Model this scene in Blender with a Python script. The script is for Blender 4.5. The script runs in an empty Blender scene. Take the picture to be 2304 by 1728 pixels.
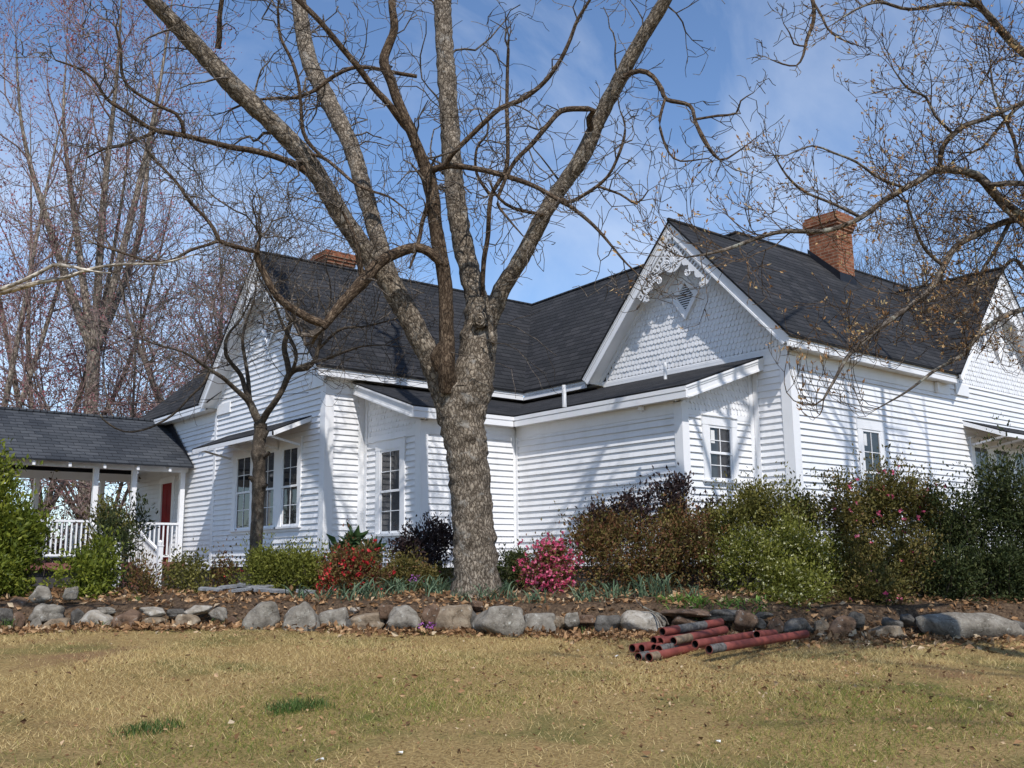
import bpy, math, random
import numpy as np
from mathutils import Matrix, Vector
random.seed(7)
rng = np.random.default_rng(11)
scene = bpy.context.scene
COL = scene.collection
RAD = math.radians

# ------------------------------------------------------------------ camera
CAM = np.array([-14.4189, -9.7078, 0.0827])
FOC = 2216.5
Fv = np.array([0.63321577, 0.75326072, 0.17786533])
Rv = np.array([0.76672061, -0.641883, -0.01121258])
Uv = np.array([-0.10572274, -0.143473, 0.98399096])
cd = bpy.data.cameras.new('camera')
cd.sensor_width = 36.0
cd.lens = FOC / 2304 * 36.0
cd.clip_start = 0.1
cd.clip_end = 3000
co = bpy.data.objects.new('camera', cd)
COL.objects.link(co)
co.matrix_world = Matrix(((Rv[0], Uv[0], -Fv[0], CAM[0]), (Rv[1], Uv[1], -Fv[1], CAM[1]),
                          (Rv[2], Uv[2], -Fv[2], CAM[2]), (0, 0, 0, 1)))
scene.camera = co

# ------------------------------------------------------------------ world and sun
SUN = np.array([-0.50, -1.0, 1.33]); SUN /= np.linalg.norm(SUN)
SUN_EL = math.asin(SUN[2])
SUN_AZ = math.atan2(SUN[0], SUN[1])
w = bpy.data.worlds.new('World'); scene.world = w; w.use_nodes = True
nt = w.node_tree; nt.nodes.clear()
wo = nt.nodes.new('ShaderNodeOutputWorld'); bg = nt.nodes.new('ShaderNodeBackground')
sky = nt.nodes.new('ShaderNodeTexSky'); sky.sky_type = 'NISHITA'; sky.sun_disc = False
sky.sun_elevation = SUN_EL; sky.sun_rotation = SUN_AZ
sky.altitude = 300; sky.air_density = 1.0; sky.dust_density = 0.2; sky.ozone_density = 2.5
bg.inputs['Strength'].default_value = 0.135
tc = nt.nodes.new('ShaderNodeTexCoord')
mp = nt.nodes.new('ShaderNodeMapping'); mp.inputs['Rotation'].default_value = (RAD(20), RAD(-25), RAD(35))
mp.inputs['Scale'].default_value = (1.2, 4.5, 2.6)
n1 = nt.nodes.new('ShaderNodeTexNoise'); n1.inputs['Scale'].default_value = 1.3
n1.inputs['Detail'].default_value = 7; n1.inputs['Roughness'].default_value = 0.55; n1.inputs['Distortion'].default_value = 0.6
cr = nt.nodes.new('ShaderNodeMapRange'); cr.inputs[1].default_value = 0.45; cr.inputs[2].default_value = 0.82
cr.inputs[3].default_value = 0.0; cr.inputs[4].default_value = 0.48
mx = nt.nodes.new('ShaderNodeMixRGB'); mx.inputs[2].default_value = (7.0, 7.4, 8.0, 1)
nt.links.new(tc.outputs['Generated'], mp.inputs[0]); nt.links.new(mp.outputs[0], n1.inputs['Vector'])
nt.links.new(n1.outputs[0], cr.inputs[0]); nt.links.new(cr.outputs[0], mx.inputs[0])
tn = nt.nodes.new('ShaderNodeMixRGB'); tn.blend_type = 'MULTIPLY'; tn.inputs[0].default_value = 1.0; tn.inputs[2].default_value = (0.93, 1.02, 1.12, 1)
nt.links.new(sky.outputs[0], tn.inputs[1]); nt.links.new(tn.outputs[0], mx.inputs[1]); nt.links.new(mx.outputs[0], bg.inputs[0])
nt.links.new(bg.outputs[0], wo.inputs[0])
sl = bpy.data.lights.new('sun', 'SUN'); sl.energy = 3.7; sl.angle = RAD(0.53); sl.color = (1.0, 0.96, 0.91)
so = bpy.data.objects.new('sun', sl); COL.objects.link(so)
so.rotation_euler = Vector((-SUN[0], -SUN[1], -SUN[2])).to_track_quat('-Z', 'Y').to_euler()
scene.view_settings.view_transform = 'Standard'; scene.view_settings.look = 'None'
scene.view_settings.exposure = 0.22; scene.view_settings.gamma = 1.0

# ------------------------------------------------------------------ geometry helpers
fh = Fv[:2] / np.linalg.norm(Fv[:2]); rh = np.array([fh[1], -fh[0]])
DN = 2304 / 2212.0
FD = FOC / DN
def ray(dx, dy):
    return Fv * FOC + Rv * (dx * DN - 1152) - Uv * (dy * DN - 864)
def P(dx, dy, s):
    d = ray(dx, dy)
    return CAM + d * (s / (d[:2] @ fh))
def Pax(dx, dy, ax, val):
    d = ray(dx, dy)
    return CAM + d * ((val - CAM[ax]) / d[ax])
def at(s, r):
    q = CAM[:2] + fh * s + rh * r
    return q
def sr(x, y):
    v0, v1 = x - CAM[0], y - CAM[1]
    return v0 * fh[0] + v1 * fh[1], v0 * rh[0] + v1 * rh[1]
def nrm(v):
    v = np.asarray(v, float); return v / (np.linalg.norm(v) + 1e-12)
V = lambda *a: np.array(a, float)

class MB:
    def __init__(self):
        self.v = []; self.n = 0; self.l = []; self.t = []; self.uv = []; self.m = []
    def add(self, verts, faces, uv=None, mat=0):
        """faces: (M,k) index array; uv: (M,k,2)"""
        verts = np.asarray(verts, float).reshape(-1, 3); faces = np.asarray(faces, int)
        if faces.ndim == 1: faces = faces[None]
        M, k = faces.shape
        self.v.append(verts); self.l.append((faces + self.n).ravel()); self.t.append(np.full(M, k))
        self.uv.append(np.zeros((M * k, 2)) if uv is None else np.asarray(uv, float).reshape(-1, 2))
        self.m.append(np.full(M, mat)); self.n += len(verts)
    def poly(self, pts, uv=None, mat=0):
        self.add(pts, [list(range(len(pts)))], uv, mat)
    def bar(self, A, B, a, b, mat=0):
        A, B, a, b = map(lambda q: np.asarray(q, float), (A, B, a, b))
        v = [A, A + a, A + a + b, A + b, B, B + a, B + a + b, B + b]
        self.add(v, [[0, 1, 2, 3], [7, 6, 5, 4], [0, 4, 5, 1], [1, 5, 6, 2], [2, 6, 7, 3], [3, 7, 4, 0]], None, mat)
    def tube(self, pts, rad, k=6, uvs=1.0, cap=False, jit=None, mat=0):
        pts = np.asarray(pts, float); n = len(pts); rad = np.broadcast_to(np.asarray(rad, float), (n,))
        t = np.gradient(pts, axis=0); t /= (np.linalg.norm(t, axis=1)[:, None] + 1e-9)
        ref = V(0, 0, 1) if abs(t[:, 2]).mean() < 0.8 else V(1, 0.3, 0)
        u = np.cross(t, ref); u /= (np.linalg.norm(u, axis=1)[:, None] + 1e-9)
        w_ = np.cross(t, u)
        a = np.arange(k) * 2 * math.pi / k
        R = rad[:, None] * (np.ones((n, k)) if jit is None else jit)
        ring = pts[:, None, :] + R[:, :, None] * (np.cos(a)[None, :, None] * u[:, None, :] + np.sin(a)[None, :, None] * w_[:, None, :])
        i = np.arange(n - 1)[:, None] * k; j = np.arange(k)[None, :]; j2 = (j + 1) % k
        f = np.stack([i + j, i + j2, i + k + j2, i + k + j], -1).reshape(-1, 4)
        L = np.concatenate([[0], np.cumsum(np.linalg.norm(np.diff(pts, axis=0), axis=1))])
        circ = 2 * math.pi * rad.mean()
        uu = np.arange(k + 1) / k * max(circ, 0.01) * uvs
        U0 = np.broadcast_to(uu[:-1], (n - 1, k)); U1 = np.broadcast_to(uu[1:], (n - 1, k))
        V0 = np.broadcast_to(L[:-1, None], (n - 1, k)); V1 = np.broadcast_to(L[1:, None], (n - 1, k))
        uv = np.stack([np.stack([U0, V0], -1), np.stack([U1, V0], -1), np.stack([U1, V1], -1), np.stack([U0, V1], -1)], 2)
        self.add(ring.reshape(-1, 3), f, uv, mat)
        if cap:
            self.add(ring[-1], [list(range(k))], None, mat); self.add(ring[0], [list(range(k))[::-1]], None, mat)
    def build(self, name, mats, parent=None, loc=None, smooth=False):
        me = bpy.data.meshes.new(name)
        v = np.concatenate(self.v) if self.v else np.zeros((0, 3))
        base = np.zeros(3)
        if loc is not None: base = np.asarray(loc, float)
        elif parent is not None: base = np.array(parent.get('_w', (0, 0, 0)), float)
        v = v - base
        l = np.concatenate(self.l); t = np.concatenate(self.t); uv = np.concatenate(self.uv); mi = np.concatenate(self.m)
        me.vertices.add(len(v)); me.vertices.foreach_set('co', v.astype(np.float32).ravel())
        me.loops.add(len(l)); me.loops.foreach_set('vertex_index', l.astype(np.int32))
        me.polygons.add(len(t)); st = np.concatenate([[0], np.cumsum(t)[:-1]])
        me.polygons.foreach_set('loop_start', st.astype(np.int32))
        me.polygons.foreach_set('loop_total', t.astype(np.int32))
        me.polygons.foreach_set('material_index', mi.astype(np.int32))
        me.polygons.foreach_set('use_smooth', np.full(len(t), bool(smooth)))
        ul = me.uv_layers.new(name='UVMap'); ul.data.foreach_set('uv', uv.astype(np.float32).ravel())
        for m in (mats if isinstance(mats, (list, tuple)) else [mats]): me.materials.append(m)
        me.update(calc_edges=True); me.validate()
        o = bpy.data.objects.new(name, me); COL.objects.link(o)
        if parent is not None: o.parent = parent
        if loc is not None and parent is None: o.location = base
        o['_w'] = tuple(float(q) for q in base)
        return o

def tag(o, label=None, cat=None, group=None, kind=None):
    if label: o['label'] = label
    if cat: o['category'] = cat
    if group: o['group'] = group
    if kind: o['kind'] = kind
    return o
def thing(name, loc, label, cat, group=None):
    o = bpy.data.objects.new(name, None); COL.objects.link(o); o.location = tuple(float(q) for q in loc)
    o.empty_display_size = 0.2
    o['_w'] = tuple(float(q) for q in loc)
    return tag(o, label, cat, group)

# ------------------------------------------------------------------ material helpers
def mat(name, base=(.5, .5, .5), rough=.7, spec=.3):
    m = bpy.data.materials.new(name); m.use_nodes = True
    b = m.node_tree.nodes['Principled BSDF']
    b.inputs['Base Color'].default_value = (*base, 1); b.inputs['Roughness'].default_value = rough
    b.inputs['Specular IOR Level'].default_value = spec
    return m, m.node_tree, b
def N(t, kind, **kw):
    n = t.nodes.new(kind)
    for k, v in kw.items():
        if k.startswith('i_'):
            key = k[2:]; key = int(key) if key.isdigit() else key.replace('_', ' ')
            n.inputs[key].default_value = v
        else: setattr(n, k, v)
    return n
def ramp(t, stops):
    r = t.nodes.new('ShaderNodeValToRGB'); e = r.color_ramp.elements
    while len(e) > 1: e.remove(e[-1])
    e[0].position = stops[0][0]; e[0].color = (*stops[0][1], 1)
    for p, c in stops[1:]:
        q = e.new(p); q.color = (*c, 1)
    return r
def noise(t, vec, scale, detail=4, rough=.55, dist=0):
    n = N(t, 'ShaderNodeTexNoise', i_Scale=scale, i_Detail=detail, i_Roughness=rough, i_Distortion=dist)
    if vec is not None: t.links.new(vec, n.inputs['Vector'])
    return n
def bump(t, b, h, strength=.5, dist=.02):
    n = N(t, 'ShaderNodeBump', i_Strength=strength, i_Distance=dist)
    t.links.new(h, n.inputs['Height']); t.links.new(n.outputs[0], b.inputs['Normal']); return n
def mixc(t, fac, a, b_, mode='MIX'):
    m = N(t, 'ShaderNodeMixRGB', blend_type=mode)
    for s, q in ((0, fac), (1, a), (2, b_)):
        if hasattr(q, 'is_output'): t.links.new(q, m.inputs[s])
        elif s == 0: m.inputs[0].default_value = q
        else: m.inputs[s].default_value = (*q, 1)
    return m.outputs[0]

def white_paint(name, base=(.80, .80, .81), dirt=(.72, .72, .72)):
    m, t, b = mat(name, base, .45, .4)
    tc = N(t, 'ShaderNodeTexCoord')
    mpn = N(t, 'ShaderNodeMapping', i_Scale=(1, 1, .35)); t.links.new(tc.outputs['Object'], mpn.inputs[0])
    n = noise(t, mpn.outputs[0], 3.0, 6, .65)
    r = ramp(t, [(.30, dirt), (.50, base), (1, tuple(min(.86, q * 1.03) for q in base))]); t.links.new(n.outputs[0], r.inputs[0])
    t.links.new(r.outputs[0], b.inputs['Base Color'])
    n2 = noise(t, tc.outputs['Object'], 60, 3); bump(t, b, n2.outputs[0], .12, .004)
    return m
M_WHITE = white_paint('white_paint')
M_TRIM = white_paint('white_trim_paint', (.82, .82, .83), (.77, .77, .77))
M_CREAM = white_paint('cream_soffit_paint', (.74, .72, .66), (.60, .57, .50))

def shingle_mat(name, c1=(.024, .025, .027), c2=(.043, .043, .046)):
    m, t, b = mat(name, c1, .9, .2)
    uv = N(t, 'ShaderNodeTexCoord')
    br = N(t, 'ShaderNodeTexBrick', offset=.5, i_Scale=1.0, i_Mortar_Size=.006, i_Mortar_Smooth=.25, i_Brick_Width=.30, i_Row_Height=.155, i_Bias=-.2)
    br.inputs['Color1'].default_value = (*c1, 1); br.inputs['Color2'].default_value = (*c2, 1); br.inputs['Mortar'].default_value = (.006, .006, .008, 1)
    # warp a touch so that courses are not ruler straight
    n0 = noise(t, uv.outputs['UV'], 1.4, 3); mv = N(t, 'ShaderNodeVectorMath', operation='SCALE'); mv.inputs['Scale'].default_value = .03
    t.links.new(n0.outputs['Color'], mv.inputs[0]); ad = N(t, 'ShaderNodeVectorMath', operation='ADD')
    t.links.new(uv.outputs['UV'], ad.inputs[0]); t.links.new(mv.outputs[0], ad.inputs[1]); t.links.new(ad.outputs[0], br.inputs['Vector'])
    n1 = noise(t, uv.outputs['UV'], 130, 2); n2 = noise(t, uv.outputs['UV'], .7, 4)
    c = mixc(t, .55, br.outputs[0], n1.outputs[0], 'OVERLAY')
    r2 = ramp(t, [(.3, (.75, .75, .78)), (.7, (1.25, 1.22, 1.18))]); t.links.new(n2.outputs[0], r2.inputs[0])
    c = mixc(t, 1.0, c, r2.outputs[0], 'MULTIPLY')
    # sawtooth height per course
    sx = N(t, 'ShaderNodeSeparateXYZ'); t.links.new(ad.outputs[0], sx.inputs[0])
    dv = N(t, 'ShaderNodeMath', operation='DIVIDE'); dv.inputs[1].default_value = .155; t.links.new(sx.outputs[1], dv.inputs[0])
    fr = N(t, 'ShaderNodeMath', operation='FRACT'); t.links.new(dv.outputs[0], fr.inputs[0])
    rc = ramp(t, [(.0, (.18, .18, .2)), (.10, (.45, .45, .47)), (.20, (1, 1, 1)), (.9, (1.08, 1.08, 1.08))]); t.links.new(fr.outputs[0], rc.inputs[0])  # shadow gap at the butt edge of each course, painted into the colour
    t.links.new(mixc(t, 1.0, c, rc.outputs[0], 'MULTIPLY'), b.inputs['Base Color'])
    iv = N(t, 'ShaderNodeMath', operation='SUBTRACT'); iv.inputs[0].default_value = 1.0; t.links.new(fr.outputs[0], iv.inputs[1])
    h = N(t, 'ShaderNodeMath', operation='ADD'); t.links.new(iv.outputs[0], h.inputs[0])
    hb = N(t, 'ShaderNodeMath', operation='MULTIPLY'); hb.inputs[1].default_value = .35; t.links.new(n1.outputs[0], hb.inputs[0])
    t.links.new(hb.outputs[0], h.inputs[1])
    bump(t, b, h.outputs[0], .9, .02)
    return m
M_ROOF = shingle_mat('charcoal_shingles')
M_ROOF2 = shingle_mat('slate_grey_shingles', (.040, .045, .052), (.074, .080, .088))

def brick_mat(name):
    m, t, b = mat(name, (.4, .15, .08), .9, .2)
    uv = N(t, 'ShaderNodeTexCoord')
    br = N(t, 'ShaderNodeTexBrick', offset=.5, i_Scale=1.0, i_Mortar_Size=.008, i_Mortar_Smooth=.2, i_Brick_Width=.21, i_Row_Height=.075)
    br.inputs['Color1'].default_value = (.20, .070, .038, 1); br.inputs['Color2'].default_value = (.33, .135, .075, 1); br.inputs['Mortar'].default_value = (.34, .25, .18, 1)
    t.links.new(uv.outputs['UV'], br.inputs['Vector'])
    n = noise(t, uv.outputs['UV'], 9, 5); r = ramp(t, [(.3, (.6, .55, .5)), (.65, (1.1, 1.05, 1.0))]); t.links.new(n.outputs[0], r.inputs[0])
    c = mixc(t, 1.0, br.outputs[0], r.outputs[0], 'MULTIPLY'); t.links.new(c, b.inputs['Base Color'])
    inv = N(t, 'ShaderNodeMath', operation='SUBTRACT'); inv.inputs[0].default_value = 1; t.links.new(br.outputs['Fac'], inv.inputs[1])
    bump(t, b, inv.outputs[0], .8, .012)
    return m
M_BRICK = brick_mat('red_brick')

def bark_mat(name, dark, light, lichen=None, scale=22, stretch=.32, bstr=1.0, bd=.02):
    m, t, b = mat(name, dark, .95, .15)
    uv = N(t, 'ShaderNodeTexCoord'); mpn = N(t, 'ShaderNodeMapping', i_Scale=(1, stretch, 1)); t.links.new(uv.outputs['UV'], mpn.inputs[0])
    n0 = noise(t, mpn.outputs[0], 14, 6, .7); sc = N(t, 'ShaderNodeVectorMath', operation='SCALE'); sc.inputs['Scale'].default_value = .11
    t.links.new(n0.outputs['Color'], sc.inputs[0]); ad = N(t, 'ShaderNodeVectorMath', operation='ADD'); t.links.new(mpn.outputs[0], ad.inputs[0]); t.links.new(sc.outputs[0], ad.inputs[1])
    vo = N(t, 'ShaderNodeTexVoronoi', feature='DISTANCE_TO_EDGE', i_Scale=scale); t.links.new(ad.outputs[0], vo.inputs['Vector'])
    v2 = N(t, 'ShaderNodeTexVoronoi', i_Scale=scale); t.links.new(ad.outputs[0], v2.inputs['Vector'])
    r = ramp(t, [(.0, tuple(q * .28 for q in dark)), (.07, dark), (.24, light)]); t.links.new(vo.outputs['Distance'], r.inputs[0])
    n1 = noise(t, uv.outputs['Object'], 7, 6, .7)
    r1 = ramp(t, [(.3, (.6, .58, .56)), (.7, (1.3, 1.28, 1.25))]); t.links.new(n1.outputs[0], r1.inputs[0])
    c = mixc(t, 1.0, r.outputs[0], r1.outputs[0], 'MULTIPLY')
    sv = N(t, 'ShaderNodeSeparateXYZ'); t.links.new(v2.outputs['Color'], sv.inputs[0]); rv = ramp(t, [(0, (.62, .60, .58)), (1, (1.28, 1.27, 1.25))]); t.links.new(sv.outputs[0], rv.inputs[0])
    c = mixc(t, 1.0, c, rv.outputs[0], 'MULTIPLY')
    if lichen:
        n2 = noise(t, uv.outputs['Object'], 5, 6, .7, .4); r2 = ramp(t, [(.56, (0, 0, 0)), (.66, (.75, .75, .75))]); t.links.new(n2.outputs[0], r2.inputs[0])
        c = mixc(t, r2.outputs[0], c, lichen)
    t.links.new(c, b.inputs['Base Color'])
    n3 = noise(t, uv.outputs['UV'], 90, 3)
    h = mixc(t, .25, vo.outputs['Distance'], n3.outputs[0])
    bump(t, b, h, bstr, bd)
    return m
M_OAK = bark_mat('grey_brown_bark', (.15, .122, .095), (.335, .29, .235), (.35, .325, .285), 24, .5, 1.0, .035)
M_OAK2 = bark_mat('dark_brown_bark', (.075, .052, .036), (.16, .12, .085), None, 30, .4, .8, .015)
M_TWIG = bark_mat('grey_twig_bark', (.10, .083, .07), (.20, .175, .15), None, 40, .5, .3, .005)
M_SMALL = bark_mat('smooth_brown_bark', (.085, .07, .056), (.115, .095, .076), (.17, .155, .125), 45, .6, .4, .006)
M_MAPLE = bark_mat('grey_maple_bark', (.17, .145, .12), (.33, .29, .25), None, 14, .3, .6, .02)
M_PALE = bark_mat('pale_branch_bark', (.36, .32, .27), (.58, .54, .47), None, 16, .5, .4, .008)
M_LICHEN = bark_mat('lichen_branch_bark', (.09, .073, .06), (.19, .165, .14), (.34, .34, .28), 25, .5, .6, .01)

def leaf_mat(name, stops, rough=.55, transl=.25, spec=.35):
    m, t, b = mat(name, stops[0][1], rough, spec)
    uv = N(t, 'ShaderNodeTexCoord'); sx = N(t, 'ShaderNodeSeparateXYZ'); t.links.new(uv.outputs['UV'], sx.inputs[0])
    r = ramp(t, stops); t.links.new(sx.outputs[0], r.inputs[0]); t.links.new(r.outputs[0], b.inputs['Base Color'])
    b.inputs['Specular IOR Level'].default_value = spec * .5
    if transl:
        tr = N(t, 'ShaderNodeBsdfTranslucent'); t.links.new(r.outputs[0], tr.inputs[0])
        ms = N(t, 'ShaderNodeMixShader'); ms.inputs[0].default_value = transl
        t.links.new(b.outputs[0], ms.inputs[1]); t.links.new(tr.outputs[0], ms.inputs[2])
        t.links.new(ms.outputs[0], t.nodes['Material Output'].inputs[0])
    return m

def flat(name, base, rough=.7, spec=.3, nscale=None, amt=.25, bstr=0):
    m, t, b = mat(name, base, rough, spec)
    if nscale:
        tc = N(t, 'ShaderNodeTexCoord'); n = noise(t, tc.outputs['Object'], nscale, 5, .6)
        r = ramp(t, [(.3, tuple(q * (1 - amt) for q in base)), (.7, tuple(min(1, q * (1 + amt)) for q in base))])
        t.links.new(n.outputs[0], r.inputs[0]); t.links.new(r.outputs[0], b.inputs['Base Color'])
        if bstr: bump(t, b, n.outputs[0], bstr, .01)
    return m
M_DARK = flat('dark_flashing', (.012, .012, .016), .5, .3, 5)
M_FOUND = flat('dark_foundation', (.05, .047, .045), .9, .2, 6, .4, .5)
M_BACK = flat('vent_shadow_board', (.008, .009, .012), .8)
M_DOOR = flat('red_door_paint', (.24, .012, .010), .6, .15, 3)
M_REDBAND = flat('dull_red_board', (.22, .085, .075), .6, .3, 5)
M_BRASS = flat('dull_brass', (.4, .3, .12), .35)
M_FLOOR = flat('grey_porch_floor', (.25, .22, .20), .7, .3, 5)
M_CABLE = flat('black_cable', (.02, .02, .02), .6)
M_PAPER = flat('white_sticker', (.75, .75, .74), .6)

def glass_mat():
    m, t, b = mat('window_glass', (.022, .024, .027), .03, .5)
    b.inputs['IOR'].default_value = 1.55
    tc = N(t, 'ShaderNodeTexCoord'); n = noise(t, tc.outputs['Object'], 2.2, 4, .6)
    r = ramp(t, [(.35, (.012, .013, .015)), (.62, (.045, .046, .05)), (.8, (.085, .088, .10))]); t.links.new(n.outputs[0], r.inputs[0])
    t.links.new(r.outputs[0], b.inputs['Base Color'])
    n2 = noise(t, tc.outputs['Object'], 3.0, 2); bump(t, b, n2.outputs[0], .05, .02)
    return m
M_GLASS = glass_mat()

# ------------------------------------------------------------------ house dimensions (metres; X runs back along the right side, Y along the front)
XL, YL, WR, WL = -5.08, 6.99, 4.46, 5.0
OE, OG = .283, .37
ZE = 3.80
DP = 1.94                     # depth of the boxed-in porch
YCL = YL + WL / 2; ZRL = 6.72
ZRR = 6.52
X3, W3 = 5.77, 4.40; X3C = X3 + W3 / 2; ZR3 = 6.48
PM = V(2.45, 2.75, 7.0); PN = V(2.45, YCL, 6.80); PE = V(13.0, 2.75, 7.02)
ZH = V(0, 0, 1); EX = V(1, 0, 0); EY = V(0, 1, 0)
house = thing('farmhouse', (0, 0, 0), 'rambling white clapboard farmhouse with dark shingle roof and steep decorated gables', 'house')

def interval(poly, z):
    xs = []
    for i in range(len(poly)):
        (a0, z0), (a1, z1) = poly[i], poly[(i + 1) % len(poly)]
        if (z0 - z) * (z1 - z) <= 0 and z0 != z1:
            xs.append(a0 + (a1 - a0) * (z - z0) / (z1 - z0))
    return (min(xs), max(xs)) if len(xs) >= 2 else None
def clap(mb, O, u, n, poly, holes=(), pitch=.115, lip=.026, mat=0):
    zb = min(q[1] for q in poly); zt = max(q[1] for q in poly)
    cuts = {round(zb + pitch * k, 5) for k in range(int((zt - zb) / pitch) + 2) if zb + pitch * k < zt}
    for h in holes: cuts |= {h[2], h[3]}
    cuts |= {q[1] for q in poly}
    cuts = sorted(c for c in cuts if zb <= c <= zt)
    lips = rng.normal(lip, .0022, 400)
    for z0, z1 in zip(cuts[:-1], cuts[1:]):
        if z1 - z0 < 1e-4: continue
        zm = (z0 + z1) / 2; k = int((zm - zb) / pitch + 1e-6); kz = zb + k * pitch
        i0, i1 = interval(poly, z0 + 1e-5), interval(poly, z1 - 1e-5)
        if not i0 or not i1: continue
        l0, l1 = [(i0[0], i1[0])], [(i0[1], i1[1])]
        segs = []; cl = (i0[0], i1[0])
        for h in sorted(holes):
            if h[2] < zm < h[3]:
                segs.append((cl, (h[0], h[0]))); cl = (h[1], h[1])
        segs.append((cl, (i0[1], i1[1])))
        L = lips[k]
        o0 = L * (1 - (z0 - kz) / pitch) + .002; o1 = L * (1 - (z1 - kz) / pitch) + .002
        for (a0, a1), (b0, b1) in segs:
            if b0 - a0 < .002 and b1 - a1 < .002: continue
            p = [O + u * a0 + n * o0 + ZH * z0, O + u * b0 + n * o0 + ZH * z0, O + u * b1 + n * o1 + ZH * z1, O + u * a1 + n * o1 + ZH * z1]
            mb.poly(p, None, mat)
            if abs(z0 - kz) < 1e-4:
                mb.poly([O + u * a0 + n * .001 + ZH * (z0 + .002), O + u * b0 + n * .001 + ZH * (z0 + .002), p[1], p[0]], None, mat)
def backing(mb, O, u, n, poly, off=-.004, mat=0):
    mb.poly([O + u * a + n * off + ZH * z for a, z in poly], None, mat)
def box(mb, O, u, n, a0, a1, z0, z1, n0, n1, mat=0):
    mb.bar(O + u * a0 + ZH * z0 + n * n0, O + u * a1 + ZH * z0 + n * n0, n * (n1 - n0), ZH * (z1 - z0), mat)
def fishscale(mb, O, u, n, poly, pitch=.108, wd=.094, zmin=None):
    zb = min(q[1] for q in poly); zt = max(q[1] for q in poly); row = 0; z = zb
    while z < zt:
        iv = interval(poly, min(z + pitch * .5, zt - 1e-4))
        if iv:
            a = math.floor(iv[0] / wd) * wd + (wd / 2 if row % 2 else 0) - wd
            while a < iv[1]:
                c = a + wd / 2
                if iv[0] - wd * .3 < c < iv[1] + wd * .3:
                    w_ = wd * .47; t0 = rng.uniform(.013, .021)
                    arc = [(c + w_ * math.cos(q), z + .045 + .045 * math.sin(q) * 1.0) for q in np.linspace(math.pi, 2 * math.pi, 7)]
                    top = [(min(max(c + w_, iv[0]), iv[1]), z + pitch + .03), (min(max(c - w_, iv[0]), iv[1]), z + pitch + .03)]
                    arc = [(min(max(q[0], iv[0]), iv[1]), q[1]) for q in arc]
                    f = lambda q, o: O + u * q[0] + n * o + ZH * q[1]
                    mb.poly([f(q, t0) for q in arc] + [f(q, .003) for q in top])
                    for q0, q1 in zip(arc[:-1], arc[1:]): mb.poly([f(q0, 0), f(q1, 0), f(q1, t0), f(q0, t0)])
                a += wd
        z += pitch; row += 1

# ------------------------------------------------------------------ windows (casing > sash, pane)
def window(O, u, n, a0, a1, z0, z1, cl=.12, crr=.12, ctop=.20, sill=.10, cols=2, sticker=False, label=None):
    """a0..a1, z0..z1: glass opening; casing proud of the wall, sashes set back inside"""
    mb = MB(); s = .045
    box(mb, O, u, n, a0 - s - cl, a0 - s, z0 - s, z1 + s, 0, .046)
    box(mb, O, u, n, a1 + s, a1 + s + crr, z0 - s, z1 + s, 0, .046)
    box(mb, O, u, n, a0 - s - cl - .012, a1 + s + crr + .012, z1 + s, z1 + s + ctop, 0, .050)
    box(mb, O, u, n, a0 - s - cl - .02, a1 + s + crr + .02, z1 + s + ctop, z1 + s + ctop + .022, 0, .072)
    box(mb, O, u, n, a0 - s - cl - .03, a1 + s + crr + .03, z0 - s - sill * .4, z0 - s, 0, .085)
    box(mb, O, u, n, a0 - s - cl, a1 + s + crr, z0 - s - sill, z0 - s - sill * .4, 0, .035)
    fr = mb.build('window', M_TRIM, house)
    if label: fr['label'] = label
    zm = (z0 + z1) / 2
    for (b0, b1, off) in ((zm, z1, .018), (z0, zm, .006)):
        m2 = MB()
        box(m2, O, u, n, a0 - s, a0, b0 - .02, b1 + s, off, off + .02); box(m2, O, u, n, a1, a1 + s, b0 - .02, b1 + s, off, off + .02)
        box(m2, O, u, n, a0, a1, b1 if b1 == z1 else b1 - .022, b1 + (s if b1 == z1 else .022), off, off + .02)
        box(m2, O, u, n, a0, a1, b0 - (.022 if b0 == zm else s), b0 + (.012 if b0 == zm else 0), off, off + .0195)
        for c in range(1, cols):
            x = a0 + (a1 - a0) * c / cols; box(m2, O, u, n, x - .007, x + .007, b0, b1, off + .003, off + .014)
        h = (b0 + b1) / 2; box(m2, O, u, n, a0, a1, h - .007, h + .007, off + .003, off + .0135)
        m2.build('sash', M_TRIM, fr)
        m3 = MB(); m3.poly([O + u * x + n * (off + .002) + ZH * z for x, z in ((a0, b0), (a1, b0), (a1, b1), (a0, b1))])
        m3.build('pane', M_GLASS, fr)
    if sticker:
        m4 = MB(); x = a1 - .03 if sticker < 0 else a0 + .03
        d = -.10 if sticker < 0 else .10
        m4.poly([O + u * q[0] + n * .0235 + ZH * q[1] for q in ((x, z1 - .26), (x + d, z1 - .26), (x + d, z1 - .04), (x, z1 - .04))])
        m4.build('sticker', M_PAPER, fr)
    return (a0 - s - cl, a1 + s + crr, z0 - s - sill, z1 + s + ctop)
O0 = V(0, 0, 0)
NX, NY = -EX, -EY
PX = V(XL, 0, 0)
holesL = []
for (a0, a1), cl, cr_ in (((8.03, 8.62), .12, .165), ((9.04, 9.61), .165, .20), ((10.15, 10.78), .25, .18)):
    holesL.append(window(PX, EY, NX, a0, a1, .88, 2.38, cl, cr_, .14, .10))
POE = V(-4.2, 0, 0)
holesE = [window(POE, EY, NX, 5.70, 6.32, .68, 2.17, .14, .14, .18, .12)]
PRE = V(0, .80, 0)
holesF = [window(PRE, EX, NY, -1.27, -.74, 1.44, 2.28, .15, .15, .15, .08, sticker=1)]
holesR = [window(O0, EX, NY, 2.17, 2.72, .88, 2.39, .14, .17, .20, .10, sticker=1)]
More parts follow.
